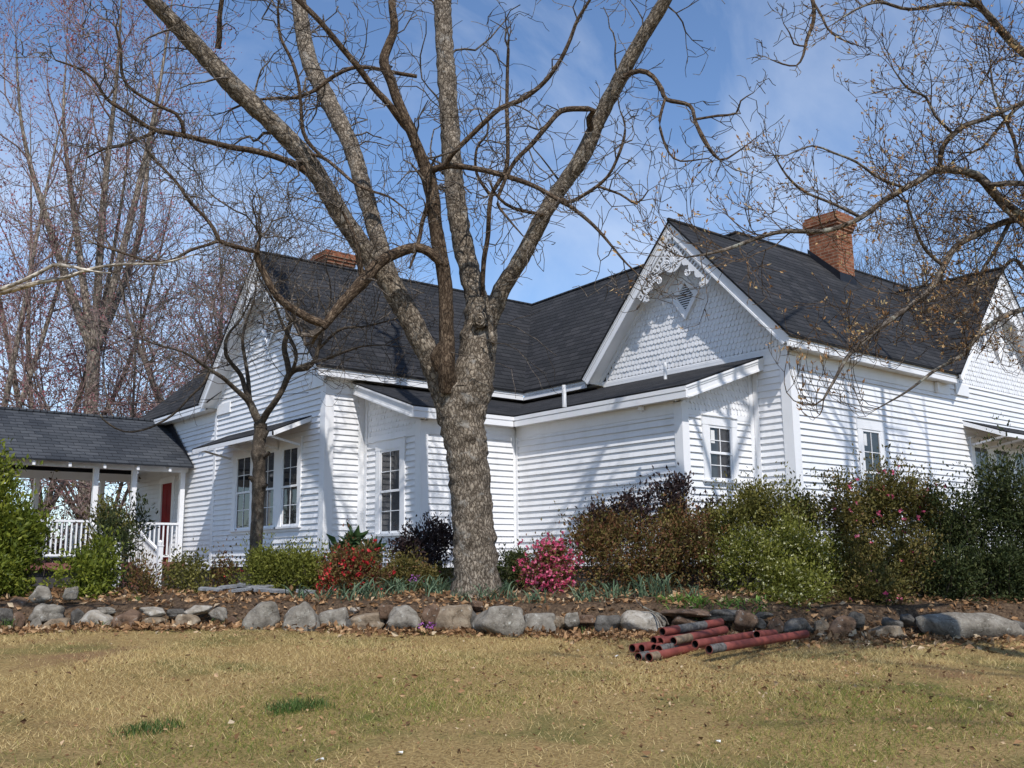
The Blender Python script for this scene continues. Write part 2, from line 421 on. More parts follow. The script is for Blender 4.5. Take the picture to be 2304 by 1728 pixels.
for (a0, a1), cl, cr_ in (((6.56, 7.14), .12, .15), ((7.54, 8.10), .15, .17), ((8.53, 9.12), .17, .12)):
    holesR.append(window(O0, EX, NY, a0, a1, .88, 2.38, cl, cr_, .14, .10))

# ------------------------------------------------------------------ walls
def tz(Y): return ZE + (ZRR - ZE) / (WR / 2 + OE) * (Y + OE) - .10
def wallpart(name, fn, m=M_WHITE):
    mb = MB(); fn(mb); return mb.build(name, m, house)
def w_front(mb):
    pl = [(-.0, 0), (YL, 0), (YL, 3.74), (0, 3.74)]
    clap(mb, O0, EY, NX, pl); backing(mb, O0, EY, NX, pl)
wallpart('front_wall', w_front)
triR = [(.02, 3.74), (WR - .02, 3.74), (WR / 2, tz(WR / 2))]
def w_gableR(mb): fishscale(mb, O0, EY, NX, triR); backing(mb, O0, EY, NX, triR)
wallpart('gable_wall', w_gableR)
def w_right(mb):
    pl = [(0, 0), (12.4, 0), (12.4, 3.74), (0, 3.74)]
    clap(mb, O0, EX, NY, pl, holesR); backing(mb, O0, EX, NY, pl)
wallpart('side_wall', w_right)
tri3 = [(X3 + .02, 3.74), (X3 + W3 - .02, 3.74), (X3C, ZR3 - .12)]
def w_g3(mb): fishscale(mb, O0, EX, NY, tri3); backing(mb, O0, EX, NY, tri3)
wallpart('gable_wall', w_g3)
def w_gableL(mb):
    YE_ = YL + WL
    pl = [(YL, .05), (YE_ + .06, .05), (YE_ + .06, 3.70), (YCL, ZRL - .12), (YL, 3.70)]
    clap(mb, PX, EY, NX, pl, holesL); backing(mb, PX, EY, NX, pl)
wallpart('gable_wall', w_gableL)
PXW = V(XL + .05, 0, 0)
def w_left(mb):
    pl = [(YL + WL + .06, -.02), (17.3, -.02), (17.3, 3.72), (YL + WL + .06, 3.72)]
    clap(mb, PXW, EY, NX, pl, [(14.62, 15.42, .1, 2.25)]); backing(mb, PXW, EY, NX, pl)
wallpart('wing_wall', w_left)
PYL = V(0, YL, 0)
def w_sideL(mb):
    pl = [(XL, .03), (0, .03), (0, 3.74), (XL, 3.74)]
    clap(mb, PYL, EX, NY, pl); backing(mb, PYL, EX, NY, pl)
wallpart('side_wall', w_sideL)
YP = YL - DP; ZPE = 2.86; ZPT = 3.60
def zs(d): return ZPT - (ZPT - ZPE) * d / (DP + .24)      # shed roof height at distance d from the wall
def w_pl(mb):
    pl = [(YP, -.02), (YL, -.02), (YL, 2.42), (YP, 2.42)]
    clap(mb, POE, EY, NX, pl, holesE)
    p2 = [(YP, 2.50), (YL, 2.50), (YL, zs(0) - .12), (YP, zs(DP) - .1)]
    fishscale(mb, POE, EY, NX, p2)
    backing(mb, POE, EY, NX, [(YP, -.02), (YL, -.02), (YL, zs(0) - .1), (YP, zs(DP) - .1)])
    box(mb, POE, EY, NX, YP, YL, 2.42, 2.52, 0, .024)
wallpart('porch_wall', w_pl)
PYP = V(0, YP, 0)
def w_p2(mb):
    pl = [(-4.2, 0), (-DP, 0), (-DP, 2.62), (-4.2, 2.62)]
    clap(mb, PYP, EX, NY, pl); backing(mb, PYP, EX, NY, pl)
wallpart('porch_wall', w_p2)
PXP = V(-DP, 0, 0)
def w_p3(mb):
    pl = [(.80, 0), (YP, 0), (YP, 2.62), (.80, 2.62)]
    clap(mb, PXP, EY, NX, pl); backing(mb, PXP, EY, NX, pl)
wallpart('porch_wall', w_p3)
def w_p4(mb):
    pl = [(-DP, 0), (0, 0), (0, 2.46), (-DP, 2.46)]
    clap(mb, PRE, EX, NY, pl, holesF)
    fishscale(mb, PRE, EX, NY, [(-DP, 2.54), (0, 2.54), (0, zs(0) - .12), (-DP, zs(DP) - .1)])
    backing(mb, PRE, EX, NY, [(-DP, 0), (0, 0), (0, zs(0) - .1), (-DP, zs(DP) - .1)])
    box(mb, PRE, EX, NY, -DP, 0, 2.46, 2.55, 0, .024)
wallpart('porch_wall', w_p4)
mb = MB()   # unseen back of the house, plain boarding
for q in ([(12.4, 0), (12.4, 6.5)], [(12.4, 6.5), (3.5, 6.5)], [(3.5, 6.5), (3.5, 17.3)], [(3.5, 17.3), (XL + .05, 17.3)]):
    (x0, y0), (x1, y1) = q; mb.poly([(x0, y0, -.3), (x1, y1, -.3), (x1, y1, 3.74), (x0, y0, 3.74)])
mb.build('back_wall', M_WHITE, house)
mb = MB()   # foundation skirt, set in under the siding
fp = [(0.03, .03), (12.4, .03)], [(.03, .03), (.03, .83)], [(-DP + .03, .83), (.03, .83)], [(-DP + .03, .83), (-DP + .03, YP + .03)], [(-4.17, YP + .03), (-DP + .03, YP + .03)], \
     [(-4.17, YP + .03), (-4.17, YL + .03)], [(XL + .03, YL + .03), (-4.17, YL + .03)], [(XL + .03, YL + .03), (XL + .03, 12.1)], [(XL + .08, 12.05), (XL + .08, 17.3)]
for (x0, y0), (x1, y1) in fp: mb.poly([(x0, y0, -1.2), (x1, y1, -1.2), (x1, y1, .05), (x0, y0, .05)])
mb.build('foundation', M_FOUND, house)

# corner boards and frieze boards: each its own board
def board(name, O, u, n, a0, a1, z0, z1, n0=0, n1=.03):
    mb = MB(); box(mb, O, u, n, a0, a1, z0, z1, n0, n1); return mb.build(name, M_TRIM, house)
def corner(O, u1, n1, s1, u2, n2, s2, z0, z1, w_=.14):
    mb = MB()
    f = .032
    a, b_ = (0, w_) if s1 > 0 else (-w_, 0)
    box(mb, O, u1, n1, a - (f if s1 > 0 else 0), b_ + (f if s1 < 0 else 0), z0, z1, 0, f)
    a, b_ = (0, w_) if s2 > 0 else (-w_, 0)
    box(mb, O, u2, n2, a, b_, z0, z1, 0, f)
    return mb.build('corner_board', M_TRIM, house)
corner(V(0, 0, 0), EY, NX, 1, EX, NY, 1, -.02, 3.55, .17)
corner(V(XL, YL, 0), EY, NX, 1, EX, NY, 1, 0, 3.55, .16)
corner(V(-4.2, YP, 0), EY, NX, 1, EX, NY, 1, -.02, 2.66)
corner(V(-DP, .8, 0), EY, NX, 1, EX, NY, 1, -.02, 2.66)
board('corner_board', POE, EY, NX, YL - .13, YL - .02, -.02, zs(0) - .14)
board('corner_board', PYL, EX, NY, -4.36, -4.232, 0, 3.4)
board('corner_board', PRE, EX, NY, -.13, -.002, -.02, zs(.1) - .12)
board('corner_board', O0, EY, NX, .66, .76, 0, 3.5)
board('corner_board', PYP, EX, NY, -DP - .09, -DP - .002, -.02, 2.5)
board('corner_board', PXP, EY, NX, YP - .09, YP - .034, -.02, 2.5)
board('corner_board', PX, EY, NX, YL + WL + .02, YL + WL + .14, .03, 3.66, -.03, .03)
board('frieze_board', O0, EX, NY, .17, 5.7, 3.42, 3.70, 0, .026)
board('frieze_board', PYL, EX, NY, XL + .16, 0, 3.36, 3.70, 0, .026)
board('frieze_board', O0, EY, NX, .17, YL, 3.50, 3.72, 0, .024)
board('frieze_board', PXW, EY, NX, YL + WL + .15, 17.3, 3.40, 3.70, 0, .026)
board('frieze_board', PYP, EX, NY, -4.06, -DP - .034, 2.44, 2.68, 0, .026)
board('frieze_board', PXP, EY, NX, .95, YP - .034, 2.48, 2.68, 0, .024)
board('gable_block', PX, EY, NX, 11.30, 12.0, 3.50, 3.74, .018, .05)
board('gable_block', PX, EY, NX, 7.02, 7.62, 3.50, 3.74, .018, .05)
board('gable_block', O0, EX, NY, 5.95, 6.52, 3.46, 3.70, .018, .05)

# ------------------------------------------------------------------ roofs
def slab(mb, pts, th=.05, mat=0, swap=False):
    pts = [np.asarray(q, float) for q in pts]
    n = nrm(np.cross(pts[1] - pts[0], pts[2] - pts[0]));
    if n[2] < 0: n = -n; pts = pts[::-1]
    h = nrm(np.cross(ZH, n)); s = nrm(np.cross(n, h))
    uv = [(q @ h, q @ s) for q in pts]
    mb.poly(pts, uv, mat)
    low = [q - ZH * th for q in pts]
    mb.poly(low[::-1], None, mat)
    for i in range(len(pts)):
        j = (i + 1) % len(pts); mb.poly([pts[i], low[i], low[j], pts[j]], [(0, 0), (0, .1), (.3, .1), (.3, 0)], mat)
TH = .03
up = lambda x, y, z: V(x, y, z + TH)
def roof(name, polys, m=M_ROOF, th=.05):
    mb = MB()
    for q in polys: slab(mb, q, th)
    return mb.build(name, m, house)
RV = WR / 2
xv = 2.0    # where the right gable's ridge dies into the main slope
AR = up(-OG - .03, RV, ZRR)
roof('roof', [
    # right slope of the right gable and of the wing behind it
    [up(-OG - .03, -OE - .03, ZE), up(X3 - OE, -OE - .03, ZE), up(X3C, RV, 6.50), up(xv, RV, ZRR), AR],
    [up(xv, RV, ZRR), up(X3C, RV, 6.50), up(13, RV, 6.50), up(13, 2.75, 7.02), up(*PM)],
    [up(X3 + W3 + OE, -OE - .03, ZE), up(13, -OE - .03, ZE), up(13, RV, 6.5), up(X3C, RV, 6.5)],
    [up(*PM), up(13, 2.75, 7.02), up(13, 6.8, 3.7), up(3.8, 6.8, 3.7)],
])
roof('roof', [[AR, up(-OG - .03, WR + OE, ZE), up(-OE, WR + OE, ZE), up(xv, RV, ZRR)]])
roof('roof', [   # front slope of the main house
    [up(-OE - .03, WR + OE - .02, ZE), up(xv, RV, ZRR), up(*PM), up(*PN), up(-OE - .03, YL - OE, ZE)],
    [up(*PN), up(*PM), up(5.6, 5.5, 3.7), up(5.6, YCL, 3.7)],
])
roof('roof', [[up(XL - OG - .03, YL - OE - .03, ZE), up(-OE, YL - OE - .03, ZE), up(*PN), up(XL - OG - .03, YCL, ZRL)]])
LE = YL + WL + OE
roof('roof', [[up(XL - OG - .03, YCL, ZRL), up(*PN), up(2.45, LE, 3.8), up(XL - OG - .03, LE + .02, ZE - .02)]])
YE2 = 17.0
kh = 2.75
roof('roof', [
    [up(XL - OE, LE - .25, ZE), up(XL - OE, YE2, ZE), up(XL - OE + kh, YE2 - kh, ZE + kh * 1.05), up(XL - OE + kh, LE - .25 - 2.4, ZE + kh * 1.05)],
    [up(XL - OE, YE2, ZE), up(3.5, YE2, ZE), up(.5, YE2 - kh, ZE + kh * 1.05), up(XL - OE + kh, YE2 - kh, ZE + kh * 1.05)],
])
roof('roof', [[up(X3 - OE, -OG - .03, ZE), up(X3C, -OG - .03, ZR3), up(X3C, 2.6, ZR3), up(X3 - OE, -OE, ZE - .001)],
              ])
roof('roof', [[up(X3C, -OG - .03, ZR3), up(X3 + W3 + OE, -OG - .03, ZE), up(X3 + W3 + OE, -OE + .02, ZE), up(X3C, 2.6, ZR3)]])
# ridge caps
mb = MB()
for A, B in ((AR, up(xv, RV, ZRR)), (up(*PM), up(*PN)), (up(XL - OG - .03, YCL, ZRL), up(*PN)), (up(*PM), up(13, 2.75, 7.02)), (up(X3C, -OG - .03, ZR3), up(X3C, 2.6, ZR3))):
    mb.tube([A + ZH * .005, B + ZH * .005], .045, 6, cap=True)
mb.build('ridge_cap', M_ROOF, house)
# shed roofs of the boxed-in porch, meeting in a valley
iv = (-DP - .24, YP - .24)
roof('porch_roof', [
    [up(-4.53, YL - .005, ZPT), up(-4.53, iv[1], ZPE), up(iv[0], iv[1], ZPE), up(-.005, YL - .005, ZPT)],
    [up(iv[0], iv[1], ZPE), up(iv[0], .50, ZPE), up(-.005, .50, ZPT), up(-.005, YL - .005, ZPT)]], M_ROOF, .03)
mb = MB()   # dark flashing where the shed roofs meet the walls
mb.bar(V(-4.5, YL - .03, 3.50), V(-.03, YL - .03, 3.50), V(0, .02, 0), V(0, 0, .215)); mb.bar(V(-.05, WR + .2, 3.5), V(-.05, YL - .05, 3.5), V(.02, 0, 0), V(0, 0, .215))
mb.build('flashing', M_DARK, house)

# ------------------------------------------------------------------ eaves, rakes, soffits
def fascia(name, A, B, out, h1=.075, h2=.08):
    """crown board over a lower board, hung below the roof edge A-B"""
    mb = MB(); out = np.asarray(out, float)
    mb.bar(A - ZH * h1, B - ZH * h1, -out * .06, ZH * h1)
    mb.bar(A - ZH * (h1 + .018) - out * .022, B - ZH * (h1 + .018) - out * .022, -out * .04, ZH * .018)
    mb.bar(A - ZH * (h1 + .018 + h2) - out * .008, B - ZH * (h1 + .018 + h2) - out * .008, -out * .04, ZH * h2)
    return mb.build(name, M_TRIM, house)
def soffit(pts, m=M_CREAM):
    mb = MB(); mb.poly(pts); mb.poly([q + ZH * .02 for q in map(np.asarray, pts)][::-1]); return mb.build('soffit', m, house)
HF = .175
fascia('fascia', V(-OG, -OE, ZE), V(X3 - OE + .1, -OE, ZE), NY); soffit([V(0, -OE + .04, ZE - HF + .01), V(5.6, -OE + .04, ZE - HF + .01), V(5.6, 0, ZE - HF + .01), V(0, 0, ZE - HF + .01)])
fascia('fascia', V(XL - OG + .02, YL - OE, ZE), V(-OE, YL - OE, ZE), NY); soffit([V(XL, YL - OE + .04, ZE - HF + .01), V(0, YL - OE + .04, ZE - HF + .01), V(0, YL, ZE - HF + .01), V(XL, YL, ZE - HF + .01)])
fascia('fascia', V(-OE, WR + OE, ZE), V(-OE, YL - OE, ZE), NX); soffit([V(-OE + .04, WR, ZE - HF + .01), V(-OE + .04, YL, ZE - HF + .01), V(0, YL, ZE - HF + .01), V(0, WR, ZE - HF + .01)])
fascia('fascia', V(XL - OE, LE - .1, ZE), V(XL - OE, YE2, ZE), NX); soffit([V(XL - OE + .04, LE - .3, ZE - HF + .01), V(XL - OE + .04, YE2, ZE - HF + .01), V(XL + .05, YE2, ZE - HF + .01), V(XL + .05, LE - .3, ZE - HF + .01)])
fascia('fascia', V(-4.53, iv[1], ZPE), V(iv[0], iv[1], ZPE), NY, .07, .10); soffit([V(-4.5, iv[1] + .04, ZPE - .18), V(iv[0], iv[1] + .04, ZPE - .18), V(-DP, YP, ZPE - .18), V(-4.5, YP, ZPE - .18)])
fascia('fascia', V(iv[0], .50, ZPE), V(iv[0], iv[1], ZPE), NX, .07, .10); soffit([V(iv[0] + .04, .5, ZPE - .18), V(iv[0] + .04, iv[1], ZPE - .18), V(-DP, YP, ZPE - .18), V(-DP, .5, ZPE - .18)])
def rake(A, B, out, h=(.07, .085), sof=OG, m=None):
    """boards along a sloping edge A (low) - B (high); out = outward unit vector; soffit runs back to the wall"""
    out = np.asarray(out, float); mb = MB()
    A = np.asarray(A, float); B = np.asarray(B, float); d = nrm(B - A)
    dn = -nrm(ZH - d * (d @ ZH))            # down, square to the slope
    h1, h2 = h
    mb.bar(A + out * .012, B + out * .012, -out * .05, dn * h1 * .45); mb.bar(A - out * .004, B - out * .004, -out * .03, dn * h1)
    mb.bar(A + dn * h1 - out * .016, B + dn * h1 - out * .016, -out * .03, dn * h2)
    mb.bar(A + dn * (h1 + h2) - out * .006, B + dn * (h1 + h2) - out * .006, -out * .035, dn * .035)
    o = mb.build('bargeboard', M_TRIM, house)
    if sof:
        mb = MB(); mb.bar(A + dn * (h1 + .05) - out * .045, B + dn * (h1 + .05) - out * .045, -out * (sof - .05), dn * .03)
        mb.bar(A + dn * (h1 + .08) - out * (sof - .035), B + dn * (h1 + .08) - out * (sof - .035), -out * .03, dn * .075)
        mb.build('soffit', M_TRIM, house)
    return o
for A, B, n in ((V(-OG, -OE, ZE), V(-OG, RV, ZRR), NX), (V(-OG, WR + OE, ZE), V(-OG, RV, ZRR), NX),
                (V(XL - OG, YL - OE, ZE), V(XL - OG, YCL, ZRL), NX), (V(XL - OG, LE, ZE - .02), V(XL - OG, YCL, ZRL), NX),
                (V(X3 - OE, -OG, ZE), V(X3C, -OG, ZR3), NY), (V(X3 + W3 + OE, -OG, ZE), V(X3C, -OG, ZR3), NY)):
    rake(A, B, n)
for q, u, n in ((V(-OG, RV, ZRR), EY, NX), (V(XL - OG, YCL, ZRL), EY, NX), (V(X3C, -OG, ZR3), EX, NY)):
    mb = MB(); f = lambda x, z, t: q + u * x + ZH * z - n * t
    for t in (.012, .05): mb.poly([f(0, -.01, t), f(-.16, -.20, t), f(0, -.36, t), f(.16, -.20, t)])
    mb.build('bargeboard', M_TRIM, house)
rake(V(-4.53, iv[1], ZPE), V(-4.53, YL, ZPT), NX, (.07, .10), .33)
rake(V(iv[0], .50, ZPE), V(0, .50, ZPT), NY, (.07, .10), .30)

# ------------------------------------------------------------------ fretwork and diamond vents of the three gables
def extr(mb, pts2, f, t=.022):
    """flat sawn board: pts2 outline (convex or star-shaped fan from the first point)"""
    a = [f(x, z, 0) for x, z in pts2]; b_ = [f(x, z, t) for x, z in pts2]
    mb.poly(b_); mb.poly(a[::-1])
    for i in range(len(a)): j = (i + 1) % len(a); mb.poly([a[i], a[j], b_[j], b_[i]])
def fretwork(O, u, n, half, zlow, zap, sgn):
    """O: point under the apex in the bargeboard plane; half: half width at zlow"""
    slope = (zap - zlow) / half
    mb = MB(); zc = zap - .76; f = lambda x, z, t: O + u * x + ZH * z + n * (t - .06)
    R1, R0 = .245, .195
    ang = np.linspace(0, 2 * math.pi, 33)
    for a0, a1 in zip(ang[:-1], ang[1:]):
        extr(mb, [(R0 * math.cos(a0), zc + R0 * math.sin(a0)), (R1 * math.cos(a0), zc + R1 * math.sin(a0)), (R1 * math.cos(a1), zc + R1 * math.sin(a1)), (R0 * math.cos(a1), zc + R0 * math.sin(a1))], f, .024)
    extr(mb, [(.055 * math.cos(a), zc + .055 * math.sin(a)) for a in ang[:-1]], f, .03)
    for k in range(16):
        a = 2 * math.pi * (k + .5) / 16; c, s = math.cos(a), math.sin(a)
        q = lambda r, t: (r * c - t * s, zc + r * s + t * c)
        extr(mb, [q(.05, -.008), q(.13, -.009), q(.2, -.022), q(.2, .022), q(.13, .009), q(.05, .008)], f, .02)
    # apex filler above the rosette
    extr(mb, [(0, zap - .18), (-.26, zap - .18 - .26 * slope), (-.10, zc + .23), (.10, zc + .23), (.26, zap - .18 - .26 * slope)], f, .018)
    mb.build('gable_rosette', M_TRIM, house)
    for s in (1, -1):
        mb = MB()
        d = nrm(V(s, -slope, 0))[:2]; dn = V(-s * slope, -1, 0)[:2] / math.hypot(slope, 1)
        base = V(0, zap - .26, 0)[:2]
        g = lambda L, w_: tuple(base + d * L + dn * w_)
        L0, L1 = .18, 1.40
        for La, Lb in zip(np.linspace(L0, L1, 30)[:-1], np.linspace(L0, L1, 30)[1:]):
            extr(mb, [g(La, 0), g(Lb, 0), g(Lb, .05), g(La, .05)], f, .02)
            def wv(L):
                t = (L - .55) / (L1 - .55)
                return .18 + .085 * abs(math.sin(t * math.pi * 4)) * (1 - .25 * t) + (.02 if t > .9 else 0) if t > 0 else .17
            if La > .42:
                extr(mb, [g(La, .13), g(Lb, .13), g(Lb, wv(Lb)), g(La, wv(La))], f, .02)
        for L in np.arange(L0, L1, .085): extr(mb, [g(L, .045), g(L + .03, .045), g(L + .03, .135), g(L, .135)], f, .018)
        for Lc, wc, r in ((.52, .29, .09), (.86, .30, .075), (1.30, .27, .055)):       # scrolls
            th = np.linspace(0, 4.2 * math.pi / 1.4, 22); rr = np.linspace(r, r * .28, 22)
            c0 = g(Lc, wc)
            pts = [f(c0[0] + q * math.cos(s * t + 1.2), c0[1] + q * math.sin(s * t + 1.2), .011) for t, q in zip(th, rr)]
            mb.tube(pts, .016, 5)
        mb.build('gable_bracket', M_TRIM, house)
fretwork(V(-OG, RV, 0), EY, NX, RV + OE, ZE, ZRR, 1)
fretwork(V(XL - OG, YCL, 0), EY, NX, WL / 2 + OE, ZE, ZRL, 1)
fretwork(V(X3C, -OG, 0), EX, NY, W3 / 2 + OE, ZE, ZR3, 1)
def vent(O, u, n, zc):
    mb = MB(); f = lambda x, z, t: O + u * x + ZH * (zc + z) + n * t
    a, b_, A, B = .20, .28, .335, .46
    out = [(0, B), (-A, 0), (0, -B), (A, 0)]; inn = [(0, b_), (-a, 0), (0, -b_), (a, 0)]
    for i in range(4):
        j = (i + 1) % 4
        p = [out[i], out[j], inn[j], inn[i]]
        t0 = .052
        top = [f(x, z, t0) for x, z in p]; bot = [f(x, z, 0) for x, z in p]
        mb.poly(top)
        for k in range(4): l = (k + 1) % 4; mb.poly([bot[k], bot[l], top[l], top[k]])
    for p0, p1 in ((out[1], out[2]), (out[2], out[3])): mb.bar(f(*p0, .045), f(*p1, .045), n * .03, ZH * .05)
    o = mb.build('gable_vent', M_TRIM, house)
    m2 = MB(); m2.poly([f(x, z, .022) for x, z in inn]); m2.build('vent_opening', M_BACK, o)
    m3 = MB()
    for z in np.arange(-.245, .25, .045):
        hw = a * (1 - abs(z) / b_) - .006
        if hw > .01: m3.bar(f(-hw, z, .026), f(hw, z, .026), n * .02 - ZH * .018, ZH * .012)
    m3.build('vent_louvres', M_TRIM, o)
vent(V(0, 2.19, 0), EY, NX, 5.07); vent(V(XL, 9.43, 0), EY, NX, 5.10); vent(V(8.15, 0, 0), EX, NY, 4.92)

# ------------------------------------------------------------------ window awnings
def awning(O, u, n, a0, a1, zt, zb, w_, posts):
    mb = MB(); dz = V(0, 0, zb - zt)
    top = [O + u * a0 + ZH * zt, O + u * a1 + ZH * zt, O + u * a1 + n * w_ + ZH * zb, O + u * a0 + n * w_ + ZH * zb]
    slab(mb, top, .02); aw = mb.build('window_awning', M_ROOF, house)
    m2 = MB(); k = -ZH * .024
    m2.bar(top[3] + k - ZH * .08, top[2] + k - ZH * .08, -n * .025, ZH * .08)
    for q0, q1 in ((top[0], top[3]), (top[1], top[2])): m2.bar(q0 + k - ZH * .09, q1 + k - ZH * .09, u * .025 * (1 if q0 is top[0] else -1), ZH * .09)
    m2.build('awning_fascia', M_TRIM, aw)
    m3 = MB(); q = [p + k - ZH * .005 for p in top]; m3.poly(q); m3.poly([p + ZH * .004 for p in q][::-1]); m3.build('awning_ceiling', M_CREAM, aw)
    for a in posts:
        m4 = MB(); m4.bar(O + u * (a - .02) + n * .05 + ZH * 2.40, O + u * (a - .02) + n * (w_ - .05) + ZH * (zb - .06), u * .04, ZH * .04)
        m4.build('awning_bracket', M_TRIM, aw)
awning(PX, EY, NX, 7.52, 11.40, 2.98, 2.62, .84, (7.93, 8.85, 9.85, 11.15))
awning(O0, EX, NY, 6.16, 10.0, 2.94, 2.60, .90, (6.45, 7.32, 8.28, 9.4))

# ------------------------------------------------------------------ chimneys, pipes, door, lamp
def chimney(x0, x1, y0, y1, zb, zt, ztcap):
    mb = MB(); L = 0
    def ring(x0, x1, y0, y1, z0, z1):
        c = [(x0, y0), (x1, y0), (x1, y1), (x0, y1)]; s = 0
        for i in range(4):
            a, b_ = c[i], c[(i + 1) % 4]; d = math.hypot(b_[0] - a[0], b_[1] - a[1])
            mb.poly([(*a, z0), (*b_, z0), (*b_, z1), (*a, z1)], [(s, z0), (s + d, z0), (s + d, z1), (s, z1)]); s += d
    ring(x0, x1, y0, y1, zb, zt)
    z = zt
    for e, h in ((.03, .075), (.06, .075), (.085, ztcap - zt - .225), (.05, .075)):
        ring(x0 - e, x1 + e, y0 - e, y1 + e, z, z + h)
        for zz in (z, z + h): mb.poly([(x0 - e, y0 - e, zz), (x1 + e, y0 - e, zz), (x1 + e, y1 + e, zz), (x0 - e, y1 + e, zz)], [(x0, y0), (x1, y0), (x1, y1), (x0, y1)])
        z += h
    return mb.build('chimney', M_BRICK, house)
ch = chimney(5.18, 5.82, 2.0, 2.74, 5.9, 7.55, 7.93)
mb = MB()
e = .018
sl_ = .50 / .74
for q in ([(5.18 - e, 2.0 - e, 6.02), (5.82 + e, 2.0 - e, 6.02), (5.82 + e, 2.0 - e, 6.48), (5.18 - e, 2.0 - e, 6.48)],
          [(5.18 - e, 2.78, 6.8), (5.18 - e, 2.0 - e, 6.02), (5.18 - e, 2.0 - e, 6.48), (5.18 - e, 2.78, 7.22)],
          [(5.82 + e, 2.78, 6.8), (5.82 + e, 2.0 - e, 6.02), (5.82 + e, 2.0 - e, 6.48), (5.82 + e, 2.78, 7.22)]): mb.poly(q)
mb.build('chimney_flashing', M_DARK, ch)
chimney(-3.32, -2.60, 10.25, 10.85, 5.3, 7.12, 7.42)
for k, (dx, dy0, dy1) in enumerate(((1219, 832, 866), (1437, 783, 806))):
    q0 = P(dx, dy1, 16.9 if k == 0 else 16.6)
    for ss in np.arange(15.5, 18.5, .01):
        q0 = P(dx, dy1, ss)
        if zs(max(0, -q0[0])) + TH > q0[2]: pass
        else: break
    q1 = Pax(dx, dy0, 0, q0[0])
    mb = MB(); mb.tube([(q0[0], q0[1], q0[2] - .1), (q0[0], q0[1], q1[2])], .035 if k == 0 else .028, 10, cap=True); mb.build('vent_pipe', M_TRIM, house)
mb = MB(); mb.tube([(-2.02, 1.62, 2.68), (-2.02, 1.62, 2.61)], [.05, .06], 12, cap=True); mb.tube([(-2.02, 1.62, 2.61), (-2.02, 1.62, 2.57)], [.035, .02], 12, cap=True); mb.build('eave_light', M_TRIM, house)
mb = MB(); mb.bar(V(5.05, -.03, 3.42), V(5.05, -.03, 3.62), V(.09, 0, 0), V(0, -.07, 0)); mb.build('eave_light', M_TRIM, house)
mb = MB(); OD = PXW
box(mb, OD, EY, NX, 14.52, 14.66, .18, 2.14, 0, .05); box(mb, OD, EY, NX, 15.36, 15.50, .18, 2.14, 0, .05); box(mb, OD, EY, NX, 14.5, 15.52, 2.14, 2.30, 0, .05)
dfr = mb.build('door_frame', M_TRIM, house)
mb = MB(); box(mb, OD, EY, NX, 14.66, 15.36, .18, 2.14, 0, .012)
for z0, z1 in ((.32, .9), (1.02, 1.98)):
    for a0, a1 in ((14.74, 14.98), (15.04, 15.28)): box(mb, OD, EY, NX, a0, a1, z0, z1, .012, .020)
door = mb.build('door', M_DOOR, dfr)
mb = MB(); mb.tube([OD + V(-.02, 14.74, 1.06), OD + V(-.07, 14.74, 1.06)], .022, 8, cap=True); mb.build('door_handle', M_BRASS, dfr)

# ------------------------------------------------------------------ covered walkway joined to the left wing
YN, YF, YR = 13.70, 17.10, 15.40
walk = thing('covered_walkway', (-8, YR, 0), 'white covered walkway with grey shingle roof, posts and railings, left of the house', 'walkway')
def part(name, mb, m, parent=walk): return mb.build(name, m, parent)
mb = MB(); ZWR, ZWE = 3.74, 2.42
XW0 = -13.5
slab(mb, [V(XW0, YR, ZWR), V(XL - .01, YR, ZWR), V(XL - .01, YN - .42, ZWE), V(XW0, YN - .42, ZWE)], .035)
slab(mb, [V(XW0, YR, ZWR), V(XL - .01, YR, ZWR), V(XL - .01, YF + .42, ZWE), V(XW0, YF + .42, ZWE)], .035)
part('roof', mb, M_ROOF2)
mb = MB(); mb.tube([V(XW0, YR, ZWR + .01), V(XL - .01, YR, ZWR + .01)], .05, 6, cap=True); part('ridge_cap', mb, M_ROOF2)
mb = MB(); mb.poly([V(XL - .015, YR, ZWR - .03), V(XL - .015, YN - .4, ZWE - .03), V(XL - .015, YN - .42, ZWE + .02), V(XL - .015, YR - .25, ZWR + .15), V(XL - .015, YR, ZWR + .15)]); part('flashing', mb, M_DARK)
mb = MB()
for y in (YN, YF): mb.bar(V(XW0, y - .06, 2.30), V(XL, y - .06, 2.30), V(0, .12, 0), V(0, 0, .20))
part('beam', mb, M_TRIM)
mb = MB()
for y0, y1 in ((YN - .36, YR), (YF + .36, YR)): mb.poly([V(XW0, y0, ZWE - .03 + .04), V(XL, y0, ZWE - .03 + .04), V(XL, y1, ZWR - .06), V(XW0, y1, ZWR - .06)])
part('ceiling', mb, M_CREAM)
for k in range(9):
    x = -5.68 - .75 * k
    mb = MB(); sl = (ZWR - ZWE) / (YR - YN + .42)
    mb.bar(V(x, YN - .38, ZWE - .14), V(x, YN + .1, ZWE - .14 + .48 * sl), V(.06, 0, 0), V(0, 0, .10)); part('rafter_tail', mb, M_TRIM)
for x, y in [(-6.35, YN), (-7.22, YN), (-9.15, YN), (-11.2, YN), (-5.20, YN), (-6.0, YF), (-7.6, YF), (-9.6, YF), (-11.6, YF)]:
    mb = MB(); w_ = .055; mb.bar(V(x - w_, y - w_, .15), V(x - w_, y - w_, 2.31), V(2 * w_, 0, 0), V(0, 2 * w_, 0)); part('post', mb, M_TRIM)
mb = MB(); mb.bar(V(XW0, YN - .12, .13), V(XL, YN - .12, .13), V(0, YF - YN + .24, 0), V(0, 0, .05)); part('floor', mb, M_FLOOR)
mb = MB(); mb.bar(V(XW0, YN - .14, .03), V(XL, YN - .14, .03), V(0, .03, 0), V(0, 0, .15)); part('floor_edge', mb, M_REDBAND)
